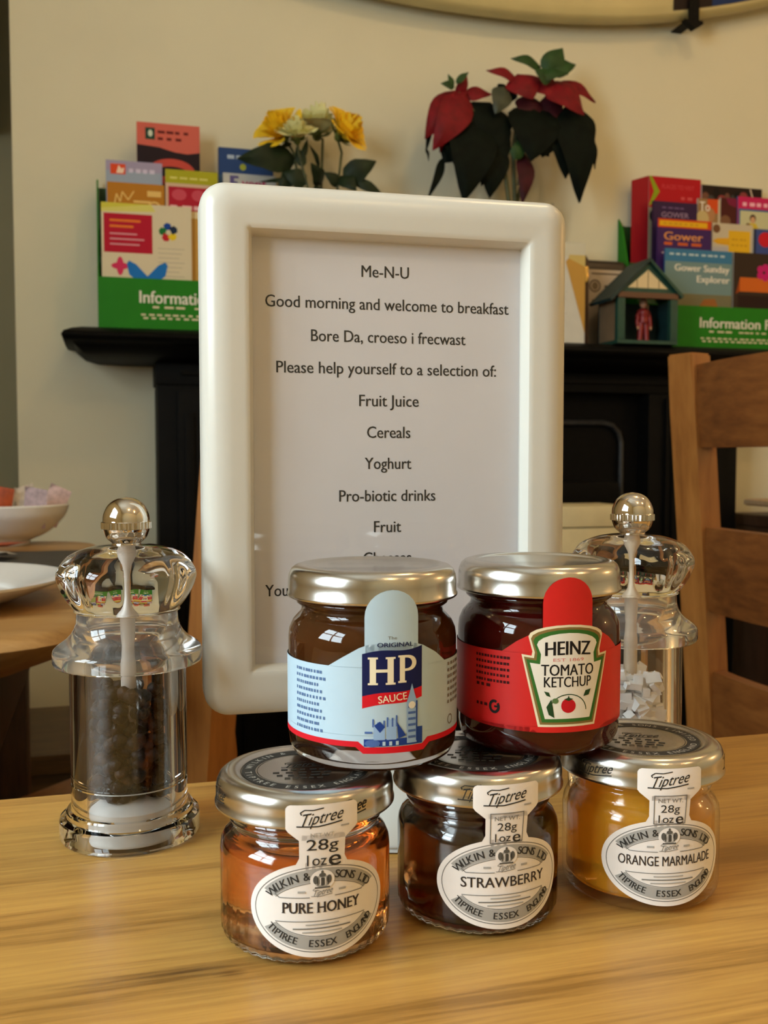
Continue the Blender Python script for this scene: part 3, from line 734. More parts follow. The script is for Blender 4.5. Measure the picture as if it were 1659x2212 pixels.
def art_to(a, w, h):
    a.rect(0, 0, w, h, ink(150, 118, 76)); a.rect(w * .42, h - .030, w, h, ink(208, 78, 26), 2); a.text('To', w * .30, h - .016, WHT, width=w * .46, height=.020, bold=.02, layer=4)
    a.ell(w * .55, h - .034, .012, .015, ink(176, 128, 84), 3); a.ell(w * .20, h - .045, .016, .020, ink(196, 176, 120), 3); a.rect(0, 0, w, h - .060, ink(176, 170, 166), 3); a.rect(w * .90, 0, w, h, ink(196, 186, 160), 4)
brochure('tan and orange photo leaflet reading To in the right holder', 3, .001, 1508, 1556, 430, art_to)
def art_choc(a, w, h): a.rect(0, 0, w, h, ink(74, 26, 24)); a.poly([(w * .3, h), (w, h), (w, h - .020), (w * .5, h - .014)], ink(120, 24, 60), 3); a.ell(w * .3, h - .050, .013, .013, ink(120, 84, 58), 3)
brochure('narrow maroon leaflet between the tan photo and pink ones', 3, .002, 1557, 1592, 428, art_choc)
def art_pink(a, w, h):
    a.rect(0, 0, w, h, ink(196, 32, 92)); words(a, .012, h - .020, w * .85, ink(240, 180, 200), .008, 6, 18, 3); a.rect(.002, 0, w, h - .026, ink(20, 96, 150), 2); a.rect(.006, 0, w, h - .030, ink(196, 196, 156), 3)
    a.ell(.038, h - .046, .008, .009, ink(70, 44, 30), 5); a.ell(.038, h - .049, .006, .007, ink(204, 160, 120), 6); a.poly([(.018, h - .075), (.030, h - .056), (.046, h - .056), (.058, h - .075)], ink(210, 186, 60), 4); a.ell(.026, h - .062, .006, .006, ink(120, 90, 50), 5)
brochure('pink topped family leaflet at the right edge above the blue one', 3, 0, 1594, 1700, 428, art_pink, edge=mat('cyan_edge', lin((20, 100, 160)), .6))
def art_photo(a, w, h):
    a.rect(0, 0, w, h, ink(34, 20, 16)); rr = random.Random(5)
    for k in range(11): a.ell(w * (.06 + .09 * k), h - .014 - rr.uniform(0, .02), rr.uniform(.005, .011), rr.uniform(.007, .012), [ink(110, 72, 56), ink(62, 62, 60), ink(20, 14, 14), ink(140, 60, 58)][k % 4], 2 + k % 3)
    a.line([(w * .80, h - .002), (w * .86, h - .028)], .003, ink(220, 200, 180), 6)
brochure('dark leaflet of small photographs along the top of the right holder', 3, .020, 1516, 1646, 404, art_photo)
def art_red(a, w, h):
    a.rect(0, 0, w, h, ink(176, 18, 30)); a.text('PLACES TO VISIT', w * .56, h - .020, ink(206, 70, 76), width=w * .62, height=.009, layer=3); words(a, w * .62, h - .046, w * .25, ink(206, 80, 84), .006, 2, 21, 3)
    a.poly([(0, h), (.006, h - .0), (.026, h - .032), (.004, h - .062), (-.0, h - .062), (.012, h - .032)], ink(142, 160, 24), 4); a.rect(0, 0, w, h - .066, ink(150, 146, 120), 2); a.ell(.020, h - .084, .018, .016, ink(40, 34, 34), 3)
t, w_, h_ = brochure('red leaflet with green arrow and folded side flap, tallest in the right holder', 3, .024, 1402, 1514, 384, art_red)
bm = bmesh.new(); fl = [(-.0005, 0, 0), (-.0005, 0, h_), (-.046, -.010, h_ - .016), (-.046, -.010, 0)]
f0 = [bm.verts.new(p) for p in fl]; f1 = [bm.verts.new((p[0], p[1] + .002, p[2])) for p in fl]
bm.faces.new(f0); bm.faces.new(f1)
for i in range(4): bm.faces.new((f0[i], f0[(i + 1) % 4], f1[(i + 1) % 4], f1[i]))
a = Art(); a.poly([(0, h_ - .066), (.02, h_ - .066), (.045, h_), (.033, h_ - .006), (0, h_ - .040)], ink(142, 160, 24), 1)
link('flap', bm, ink(150, 22, 36), t, smooth=False)

# ------------------------------------------------------------------ plants
def leaf(bm, base, tip, width, face=(0, -1, 0), bend=.15, fold=.25, mi=0, n=8, pointy=1.0, lobes=0.0):
    """a pointed leaf from base to tip, folded along its midrib; face is the side it shows"""
    base, tip, face = Vector(base), Vector(tip), Vector(face).normalized()
    d = tip - base; L = d.length; d.normalize()
    s = d.cross(face).normalized(); nrm = s.cross(d).normalized()
    rows = []
    for k in range(n + 1):
        t = k / n
        wd = width / 2 * (math.sin(PI * t ** .75) ** .85) * (1 - .25 * t * pointy) if 0 < t < 1 else 0.0005
        if lobes: wd *= 1 + lobes * math.sin(t * 17)
        c = base + d * (L * t) + nrm * (bend * L * math.sin(PI * t))
        row = []
        for u in (-1, -.5, 0, .5, 1):
            row.append(bm.verts.new(c + s * (wd * u) - nrm * (abs(u) * wd * fold) + nrm * (.02 * L * math.sin(9 * t + 3 * u))))
        rows.append(row)
    for A, B in zip(rows, rows[1:]):
        for i in range(4):
            f = bm.faces.new((A[i], A[i + 1], B[i + 1], B[i])); f.material_index = mi
M_BRACT = mat('red_bract', (.17, .003, .008), .6, spec=.25, noise=.25, nscale=60)
M_BRACTD = mat('dark_red_bract', (.045, .005, .010), .6, spec=.2, noise=.3, nscale=60)
M_LEAFD = mat('deep_green_leaf', (.0025, .0055, .003), .7, spec=.12, noise=.35, nscale=50)
M_LEAF = mat('green_leaf', (.016, .055, .010), .55, spec=.3, noise=.3, nscale=50)
M_LEAFG = mat('grey_green_leaf', (.035, .045, .025), .55, noise=.3, nscale=50)
M_STEM = mat('leaf_stem', (.05, .06, .015), .6, noise=.3, nscale=90)
YP = 1.85
po = thing('poinsettia', 'potted poinsettia with red bracts and drooping dark leaves on the mantel', 'plant', (.750, YP, MZ))
def P(px, py, dy=0.0): return aty(px, py, YP + dy) - Vector((.750, YP, MZ))
bm = bmesh.new(); lathe(bm, [(0, .0005), (.036, .0005), (.044, .10), (.047, .102), (.047, .118), (.042, .118), (.040, .098), (0, .096)], 40); link('pot', bm, M_WHITE, po)
bm = bmesh.new()
tube(bm, [(.0, 0, .09), P(1112, 440), P(1108, 330), P(1120, 230), P(1150, 185)], [.005, .0045, .004, .0035, .003])
tube(bm, [(-.01, 0, .09), P(1100, 440, -.01), P(1085, 330, -.01), P(1030, 250, -.01), P(990, 200, -.01)], [.005, .0045, .004, .0035, .003])
tube(bm, [(.008, 0, .09), P(1120, 420, .01), P(1150, 330, .01), P(1185, 230, .01), P(1195, 160, .01)], [.005, .004, .004, .003, .003])
for a_, b_ in (((1108, 330), (1055, 250)), ((1085, 330), (955, 345)), ((1150, 330), (1240, 240)), ((1108, 330), (1140, 225)), ((1118, 400), (1132, 335))): tube(bm, [P(*a_), P((a_[0] + b_[0]) / 2, (a_[1] + b_[1]) / 2 - 8), P(*b_)], .0022, 6)
link('stem', bm, M_STEM, po)
bmL, bmR, bmW = bmesh.new(), bmesh.new(), bmesh.new()
for (b_, t_, w, dy, fc) in [((990, 196), (918, 300), 62, -.02, (-.3, -1, .2)), ((1008, 200), (935, 325), 74, -.03, (.1, -1, .3)), ((988, 208), (1008, 157), 26, -.01, (.3, -1, 0)), ((1002, 206), (1062, 204), 40, 0, (0, -1, .6)),
        ((1122, 178), (1050, 152), 34, -.01, (0, -1, .5)), ((1118, 160), (1152, 214), 84, -.03, (-.1, -1, .4)), ((1180, 176), (1262, 248), 86, -.03, (.2, -1, .4)), ((1205, 178), (1286, 222), 34, .01, (.2, -1, .3)), ((1150, 170), (1215, 215), 60, -.02, (0, -1, .5)), ((985, 205), (950, 330), 40, -.01, (-.4, -1, 0))]:
    leaf(bmL if b_[0] < 1040 else bmR, P(*b_, dy * .3), P(*t_, dy), w * 1.1 / 1080, fc)
for (b_, t_, w, dy) in [((1140, 205), (1146, 262), 70, -.01), ((1132, 330), (1128, 442), 46, -.02), ((1205, 235), (1228, 282), 34, 0), ((1180, 205), (1205, 268), 60, -.005)]: leaf(bmR if b_[1] < 300 else bmW, P(*b_), P(*t_, dy), w / 1080, mi=1 if b_[1] < 300 else 0)
link('wilted_leaf', bmW, M_BRACTD, po)
link('flower_head', bmL, M_BRACT, po); link('flower_head', bmR, [M_BRACT, M_BRACTD], po)
bm = bmesh.new()
for (b_, t_, w, dy) in [((1020, 245), (1002, 436), 92, -.03), ((975, 262), (1006, 400), 60, -.02), ((1060, 300), (1058, 428), 66, -.01), ((1060, 222), (1042, 312), 96, -.015), ((1020, 232), (1070, 310), 70, 0), ((1150, 228), (1148, 348), 104, -.03), ((1185, 235), (1172, 340), 92, -.02), ((1222, 228), (1252, 438), 74, -.02), ((1205, 240), (1222, 386), 70, -.01), ((1080, 262), (1040, 402), 60, 0), ((1128, 262), (1186, 338), 70, -.005), ((1240, 232), (1262, 330), 52, -.01), ((985, 300), (960, 352), 60, -.01), ((1058, 250), (1086, 345), 56, -.012),
        ((1245, 242), (1282, 322), 40, 0), ((1272, 290), (1285, 366), 14, 0), ((958, 340), (924, 430), 17, -.01), ((926, 262), (920, 330), 12, -.01), ((920, 320), (926, 348), 6, -.01), ((1090, 182), (1082, 206), 26, 0), ((1112, 196), (1100, 222), 18, 0)]: leaf(bm, P(*b_), P(*t_, dy), w * 1.28 / 1080, fold=.12)
link('foliage', bm, M_LEAFD, po)
bm = bmesh.new()
for (b_, t_, w, dy, fc) in [((1168, 146), (1103, 126), 34, -.01, (0, -1, .4)), ((1178, 160), (1216, 104), 58, -.02, (0, -1, .2)), ((1185, 155), (1244, 140), 50, -.02, (0, -1, .4)), ((1190, 176), (1155, 150), 44, -.03, (0, -1, .4)), ((1165, 168), (1228, 160), 30, -.03, (0, -1, .5)), ((982, 188), (952, 180), 22, -.02, (0, -1, .3)), ((978, 190), (968, 160), 16, -.02, (0, -1, .3)), ((985, 180), (1012, 156), 16, -.02, (0, -1, .3)), ((1112, 345), (1125, 300), 34, -.02, (0, -1, .2))]: leaf(bm, P(*b_, dy), P(*t_, dy), w / 1080, fc)
link('top_leaves', bm, M_LEAF, po)
bm = bmesh.new(); leaf(bm, P(1090, 188, -.02), P(1070, 246, -.03), 54 / 1080); link('pale_leaf', bm, M_LEAFG, po)

vz = bmesh.new(); lathe(vz, [(0, .0005), (.024, .0005), (.026, .004), (.022, .02), (.024, .12), (.033, .284), (.036, .291), (.0345, .2915), (.0315, .282), (.0225, .12), (.020, .022), (.018, .008), (0, .008)], 40)
vz = link('glass_vase', vz, M_GLASS); vv_ = aty(1158, 436, 1.908); vz.location = (vv_.x, 1.908, MZ); tag(vz, 'clear glass vase whose rim shows just above the menu frame', 'vase')

# roses in a vase behind the frame
rv = bmesh.new(); lathe(rv, [(0, .0005), (.034, .0005), (.040, .03), (.036, .11), (.024, .17), (.030, .20), (.0275, .20), (.0215, .168), (.033, .11), (.036, .03), (.030, .008), (0, .008)], 40)
rv = link('flower_vase', rv, M_WHITE); rv.location = (.388, 1.825, MZ); tag(rv, 'white vase of roses hidden behind the menu frame', 'vase')
M_YEL = mat('yellow_petal', (.95, .60, .015), .55, noise=.12, nscale=40, sub=.1)
M_CRE = mat('cream_petal', (.74, .72, .34), .55, noise=.1, nscale=40, sub=.1)
M_SEP = mat('rose_sepal', (.13, .17, .03), .55, noise=.3, nscale=60)
YR = 1.825
def rose(label, head, rad, axis, petal, stem_px, leaves=(), dy=0.0):
    c = aty(*head, YR + dy); root = Vector((.388 + (c.x - .388) * .12, YR, MZ + .075))
    t = thing('rose', label, 'flower', root, 0, 'roses in the white vase')
    c = c - root; ax = Vector(axis).normalized()
    u = ax.cross(Vector((0, 1, .2))).normalized(); v = ax.cross(u)
    bm = bmesh.new(); rr = random.Random(int(head[0]))
    for lay in range(5):
        npet = 3 + lay; ro = rad * (.22 + .20 * lay); hgt = rad * (1.2 - .10 * lay)
        for k in range(npet):
            a0 = 2 * PI * k / npet + lay * .7 + rr.uniform(-.2, .2); span = 2 * PI / npet * .72
            rows = []
            for j in range(6):
                t_ = j / 5; row = []
                for i in range(6):
                    aa = a0 + span * (i / 5 - .5) * (1 - .2 * t_ * t_) * 1.3
                    flare = ro * (math.sin(t_ * PI * .5) ** .7) * (1 + .18 * lay * t_ * t_ * .5) + rad * .06 * math.sin(3 * aa + lay)
                    z = -rad * .55 + hgt * 1.15 * t_ - rad * .10 * lay * t_ ** 3 + rad * .05 * math.sin(5 * aa)
                    row.append(bm.verts.new(c + ax * z + u * (flare * math.cos(aa)) + v * (flare * math.sin(aa))))
                rows.append(row)
            for A, B in zip(rows, rows[1:]):
                for i in range(5): bm.faces.new((A[i], A[i + 1], B[i + 1], B[i]))
    link('bloom', bm, petal, t)
    bm = bmesh.new()
    for k in range(5):
        a0 = 2 * PI * k / 5; dr = u * math.cos(a0) + v * math.sin(a0)
        leaf(bm, c - ax * rad * .62, c - ax * rad * .35 + dr * rad * .78, rad * .55, face=-ax + dr * .3, bend=.2)
    bmesh.ops.create_uvsphere(bm, u_segments=10, v_segments=6, radius=rad * .24, matrix=Matrix.Translation(c - ax * rad * .66))
    link('sepals', bm, M_SEP, t)
    pts = [Vector((0, 0, 0))] + [aty(*p, YR + dy * .5) - root for p in stem_px] + [c - ax * rad * .75]
    bm = bmesh.new(); tube(bm, pts, .0024, 7); link('stem', bm, M_STEM, t)
    if leaves:
        bm = bmesh.new()
        for (b_, t_, w, d2) in leaves:
            leaf(bm, aty(*b_, YR + dy * .5) - root, aty(*t_, YR + d2) - root, w / 1130, lobes=.04)
        link('leaves', bm, mat('rose_leaf', (.010, .022, .007), .55, spec=.25, noise=.3, nscale=50), t)
rose('open yellow rose at the left of the vase', (600, 274), .037, (-.60, -.55, .55), M_YEL, [(650, 415), (634, 330)], [((640, 345), (512, 342), 66, -.02), ((655, 395), (560, 392), 14, 0), ((630, 310), (604, 318), 12, 0), ((640, 370), (600, 410), 40, -.01)])
rose('open yellow rose at the right of the vase', (752, 277), .037, (.55, -.55, .5), M_YEL, [(728, 415), (738, 330)], [((740, 385), (813, 348), 52, -.01), ((760, 388), (830, 424), 26, 0), ((735, 380), (770, 412), 40, -.02), ((735, 400), (700, 372), 30, -.01)])
rose('pale cream rose standing tallest in the middle of the vase', (688, 262), .040, (.05, -.22, .95), M_CRE, [(694, 415), (697, 300)], [((694, 400), (672, 352), 40, -.02), ((696, 405), (676, 440), 36, -.02), ((690, 360), (668, 312), 12, 0)], .045)
rose('greenish cream rose between the left yellow one and the middle', (640, 280), .029, (-.15, -.4, .8), M_CRE, [(668, 415), (645, 330)], [((664, 395), (612, 372), 44, -.015), ((655, 360), (640, 318), 26, -.01), ((650, 352), (664, 300), 14, 0)], -.035)

# ------------------------------------------------------------------ card, picture frame, tin, toy hut
cd = thing('folded_card', 'white and yellow folded card standing right of the menu frame', 'card', (.815, 1.80, MZ))
bm = bmesh.new(); box(bm, (0, 0, .0003), (.094, .002, .196)); link('front_leaf', bm, mat('white_card', (.62, .62, .56), .6, noise=.03), cd, smooth=False)
a = Art(); yc = ink(190, 148, 70)
a.poly([(.094, .150), (.094, .02), (.052, .158), (.058, .165)], yc).rect(.0, .168, .094, .196, ink(206, 204, 184)).poly([(.094, .150), (.058, .165), (.06, .172), (.094, .172)], ink(200, 180, 110))
for k in range(7): a.rect(.01, .03 + .014 * k, .05 + .003 * (k % 3), .0305 + .014 * k, ink(170, 170, 160), 2)
a.build('print', lambda x, y, h: (x, -.0004 - h, y), cd, smooth=False)
bm = bmesh.new(); f0 = [bm.verts.new(p) for p in ((0, .0022, .196), (.094, .0022, .196), (.094, .034, .0003), (0, .034, .0003))]; f1 = [bm.verts.new(v.co + Vector((0, .0015, 0))) for v in f0]
bm.faces.new(f0); bm.faces.new(f1); [bm.faces.new((f0[i], f0[(i + 1) % 4], f1[(i + 1) % 4], f1[i])) for i in range(4)]
link('back_leaf', bm, MATS['white_card'], cd, smooth=False)
pf = thing('picture_frame', 'dark picture frame with arched top and brass clasp behind the white card', 'picture frame', (.810, 1.845, MZ))
bm = bmesh.new(); pts = [(.0, .0003), (.130, .0003), (.130, .165)] + [(.065 + .065 * math.cos(R(a)), .165 + .040 * math.sin(R(a))) for a in range(15, 180, 15)] + [(0, .165)]
f0 = [bm.verts.new((x, 0, z)) for x, z in pts]; f1 = [bm.verts.new((x, .014, z)) for x, z in pts]
bm.faces.new(f0); bm.faces.new(f1); [bm.faces.new((f0[i], f0[(i + 1) % len(f0)], f1[(i + 1) % len(f0)], f1[i])) for i in range(len(f0))]
link('body', bm, M_DARKW, pf, smooth=False)
bm = bmesh.new(); box(bm, (.119, -.006, .128), (.126, -.0003, .160), bev=.002); link('clasp', bm, mat('brass', (.75, .52, .18), .25, 1.0, noise=.05), pf)
tn = thing('tin', 'beige printed tin with dark lid behind the green toy hut', 'tin', (1.006, 1.914, MZ))
bm = bmesh.new(); o_ = lambda i: rrect(-.051 + i, -.018 + i, .051 - i, .018 - i, .016 - i)
slab(bm, None, [(.0003, o_(.002)), (.003, o_(0)), (.166, o_(0))]); tb_ = link('body', bm, mat('beige_print', (.50, .42, .32), .5, noise=.06, nscale=30), tn)
a = Art(); g = ink(92, 80, 66)
a.ring(-.026, .132, .013, .013, .003, g).ell(-.026, .132, .007, .008, ink(120, 106, 86)).rect(-.004, .128, .02, .134, g).rect(-.032, .098, .0, .104, g).rect(-.034, .156, .034, .159, g)
a.build('print', lambda x, y, h: (x, -.0184 - h, y), tb_, smooth=False)
bm = bmesh.new(); slab(bm, None, [(.1665, o_(-.001)), (.176, o_(-.001)), (.184, o_(.004)), (.187, o_(.012))]); link('lid', bm, mat('dark_lid', (.03, .018, .010), .4, noise=.2), tn)

M_HUT = mat('hut_green', (.010, .060, .042), .5, noise=.15, nscale=60)
M_HUTD = mat('hut_dark', (.006, .030, .032), .55, noise=.15, nscale=60)
M_HUTC = mat('hut_cream', (.62, .55, .38), .6, noise=.05)
hx0, hx1 = aty(1330, 745, 1.775).x, aty(1459, 748, 1.775).x; HW = hx1 - hx0
ht = thing('toy_hut', 'green toy hut with cream gable and open front on the mantel', 'toy', (hx0, 1.768, MZ))
HD, HH = .080, .089
bm = bmesh.new(); box(bm, (0, 0, .0003), (HW, HD, .007)); link('floor_board', bm, M_HUT, ht, smooth=False)
bm = bmesh.new(); box(bm, (0, HD - .004, .0073), (HW, HD, HH)); link('back_wall', bm, M_HUTD, ht, smooth=False)
for x, mw in ((0, mat('hut_beige', (.20, .13, .07), .6, noise=.1)), (HW - .004, M_HUTD)):
    bm = bmesh.new(); box(bm, (x, .013, .0073), (x + .004, HD - .0043, HH)); link('side_wall', bm, mw, ht, smooth=False)
for x in (0, HW - .016):
    bm = bmesh.new(); box(bm, (x, 0, .0073), (x + .016, .0125, HH), bev=.001); link('post', bm, M_HUT, ht)
for x in (.032, HW - .038):
    bm = bmesh.new(); box(bm, (x, .052, .0073), (x + .003, .055, HH - .004)); link('inner_post', bm, M_HUTC, ht, smooth=False)
bm = bmesh.new(); box(bm, (0, -.002, HH + .0003), (HW, .012, HH + .011)); link('lintel', bm, mat('hut_brown', (.13, .06, .03), .6, noise=.1), ht, smooth=False)
ax_, az_ = HW / 2, HH + .072
def prism(bm, tri, y0, y1):
    f0 = [bm.verts.new((x, y0, z)) for x, z in tri]; f1 = [bm.verts.new((x, y1, z)) for x, z in tri]
    bm.faces.new(f0); bm.faces.new(f1)
    for i in range(len(tri)): bm.faces.new((f0[i], f0[(i + 1) % len(tri)], f1[(i + 1) % len(tri)], f1[i]))
bm = bmesh.new(); prism(bm, [(.0, HH + .0115), (HW, HH + .0115), (ax_, az_ - .004)], .002, .008); gb = link('gable', bm, M_HUT, ht, smooth=False)
a = Art(); k0 = HH + .020
a.poly([(.022, k0), (HW - .022, k0), (ax_, az_ - .016)], ink(222, 204, 160))
for x in (ax_ - .024, ax_, ax_ + .024): a.rect(x - .0008, k0, x + .0008, az_ - .018 - abs(x - ax_) * .75, ink(96, 70, 40), 2)
a.build('cladding', lambda x, y, h: (x, .0017 - h, y), gb, smooth=False)
for s in (-1, 1):
    bm = bmesh.new(); e = ax_ + s * (HW / 2 + (.016 if s < 0 else .006)); zz = HH - (.006 if s < 0 else -.004)
    tri = [(ax_, az_), (ax_, az_ + .006), (e + s * .004, zz + .003), (e, zz - .002)]
    prism(bm, [(x + s * .0003, z) for x, z in tri], -.006, HD + .003); link('roof_panel', bm, M_HUTD if s < 0 else M_HUT, ht, smooth=False)
fg = thing('figurine', 'small red toy figure standing inside the green hut', 'toy figure', (hx0 + HW * .56, 1.80, MZ + .0073))
M_RED = mat('toy_red', (.22, .008, .008), .4, noise=.2, nscale=120); M_SKIN = mat('toy_skin', (.45, .22, .12), .5, noise=.05)
bm = bmesh.new()
for s in (-1, 1):
    tube(bm, [(s * .0075, 0, .0005), (s * .0075, 0, .006), (s * .0065, 0, .020), (s * .005, 0, .040)], [.0055, .005, .0055, .006], 12)
    tube(bm, [(s * .009, 0, .061), (s * .0135, 0, .050), (s * .0145, -.002, .038), (s * .014, -.004, .030)], [.0045, .0042, .0036, .0034], 12)
lathe(bm, smooth_prof([(0, .036), (.0095, .037), (.0095, .048), (.0112, .058), (.009, .064), (.0035, .067), (0, .068)], 4), 20)
bd = link('body', bm, M_RED, fg)
bm = bmesh.new(); lathe(bm, smooth_prof([(0, .066), (.0045, .068), (.0068, .074), (.0062, .080), (.0035, .0835), (0, .084)], 4), 20)
tube(bm, [(0, -.006, .0745), (0, -.0085, .0735)], [.0015, .0012], 6)
for s in (-1, 1): tube(bm, [(s * .0066, 0, .0765), (s * .0076, 0, .0735)], [.0012, .0012], 6); tube(bm, [(s * .014, -.004, .030), (s * .014, -.005, .024)], [.003, .0022], 8)
link('head', bm, M_SKIN, fg)
bm = bmesh.new(); lathe(bm, smooth_prof([(.0070, .076), (.0072, .080), (.0045, .0855), (0, .0868)], 4), 20); link('hair', bm, mat('toy_hair', (.25, .12, .05), .6, noise=.1), fg)

# ================================================================== ON THE NEAR TABLE
# ------------------------------------------------------------------ menu frame on its foot
FR_C = H(.0022, .3352); FR_RZ = R(13.7) - YAW
FW, FH, FZ0 = .1250, .1722, .7855
mf = thing('menu_frame', 'white plastic menu frame standing upright behind the stacked jars', 'menu frame', (FR_C.x, FR_C.y, TZ + .0002), FR_RZ)
ZC_F = FZ0 - TZ + FH / 2
def rr_xz(inset, r, n=8):
    return [(x, z + ZC_F) for x, z in rrect(-FW / 2 + inset, -FH / 2 + inset, FW / 2 - inset, FH / 2 - inset, max(r, .0004), n)]
bm = bmesh.new(); rows = []
for inset, y, r in ((.0010, .0110, .007), (.0, .0100, .008), (.0, .0015, .008), (.0004, -.0008, .0078), (.0013, -.0026, .0072), (.0028, -.0042, .0062), (.0048, -.0052, .005), (.0072, -.0057, .004), (.0095, -.0058, .003), (.0132, -.0054, .0014), (.0140, -.0054, .0014), (.0150, -.0050, .0012), (.0160, -.0034, .001), (.0165, -.001, .0006), (.0166, .0005, .0005)):
    rows.append([bm.verts.new((x, y, z)) for x, z in rr_xz(inset, r)])
for A, B in zip(rows, rows[1:]):
    for i in range(len(A)): bm.faces.new((A[i], A[(i + 1) % len(A)], B[(i + 1) % len(A)], B[i]))
bm.faces.new(rows[0])
link('border', bm, M_WHITEP, mf, angle=35)
# the sheet: unproject the printed lines on to the frame's own plane
fx = Vector((math.cos(FR_RZ), math.sin(FR_RZ), 0)); fn_ = Vector((math.sin(FR_RZ), -math.cos(FR_RZ), 0))
def on_sheet(px, py):
    d = ray(px, py); o = Vector((0, 0, EYE)); p0 = Vector((FR_C.x, FR_C.y, TZ)) - fn_ * .0003
    t = (p0 - o).dot(fn_) / d.dot(fn_); q = o + d * t - p0
    return q.dot(fx), q.z
a = Art(); a.rect(-FW / 2 + .0155, -FH / 2 + .0155 + ZC_F, FW / 2 - .0155, FH / 2 - .0155 + ZC_F, M_PAPER, 0)
for s, x0, x1, yl, yr in (('Me-N-U', 781, 883, 587, 588), ('Good morning and welcome to breakfast', 573, 1098, 647, 669), ('Bore Da, croeso i frecwast', 672, 1005, 723, 734), ('Please help yourself to a selection of:', 597, 1071, 790, 803), ('Fruit Juice', 776, 904, 864, 867), ('Cereals', 793, 886, 933, 934), ('Yoghurt', 788, 888, 1000, 1001), ('Pro-biotic drinks', 733, 940, 1069, 1071), ('Fruit', 808, 866, 1137, 1137), ('Cheeses', 785, 888, 1204, 1204), ('You', 573, 622, 1275, 1275)):
    xa, za = on_sheet(x0, yl); xb, zb = on_sheet(x1, yr)
    a.text(s, (xa + xb) / 2, (za + zb) / 2 - .0002, M_INK, width=xb - xa, height=.0039, layer=2, bold=.012)
a.build('menu_sheet', lambda x, y, h: (x, .0003 - h, y), mf, smooth=False)
m = bpy.data.materials.new('clear_cover'); m.use_nodes = True
nt = m.node_tree; nt.nodes.remove(nt.nodes['Principled BSDF'])
tr = nt.nodes.new('ShaderNodeBsdfTransparent'); gl = nt.nodes.new('ShaderNodeBsdfGlossy'); gl.inputs['Roughness'].default_value = 0.03
fr = nt.nodes.new('ShaderNodeFresnel'); fr.inputs['IOR'].default_value = 1.5; ms = nt.nodes.new('ShaderNodeMixShader')
ge = nt.nodes.new('ShaderNodeNewGeometry'); mr = nt.nodes.new('ShaderNodeMapRange'); mr.inputs[3].default_value = 1.5; mr.inputs[4].default_value = 1 / 1.5
nt.links.new(ge.outputs['Backfacing'], mr.inputs[0]); nt.links.new(mr.outputs[0], fr.inputs['IOR'])
nt.links.new(fr.outputs[0], ms.inputs[0]); nt.links.new(tr.outputs[0], ms.inputs[1]); nt.links.new(gl.outputs[0], ms.inputs[2])
nt.links.new(ms.outputs[0], nt.nodes['Material Output'].inputs['Surface'])
M_THIN = m
bm = bmesh.new(); x, z = FW / 2 - .0162, FH / 2 - .0162
bm.faces.new([bm.verts.new(p) for p in ((-x, -.0006, ZC_F - z), (x, -.0006, ZC_F - z), (x, -.0006, ZC_F + z), (-x, -.0006, ZC_F + z))])
link('clear_cover', bm, m, mf, smooth=False, recalc=False)
bm = bmesh.new()
lathe(bm, smooth_prof([(0, 0), (.036, 0), (.0385, .0010), (.0385, .0022), (.034, .0042), (.022, .0075), (.0125, .0135), (.0090, .024), (.0085, .0350)], 5) + [(.0, .0352)], 64)
link('foot', bm, M_WHITEP, mf)

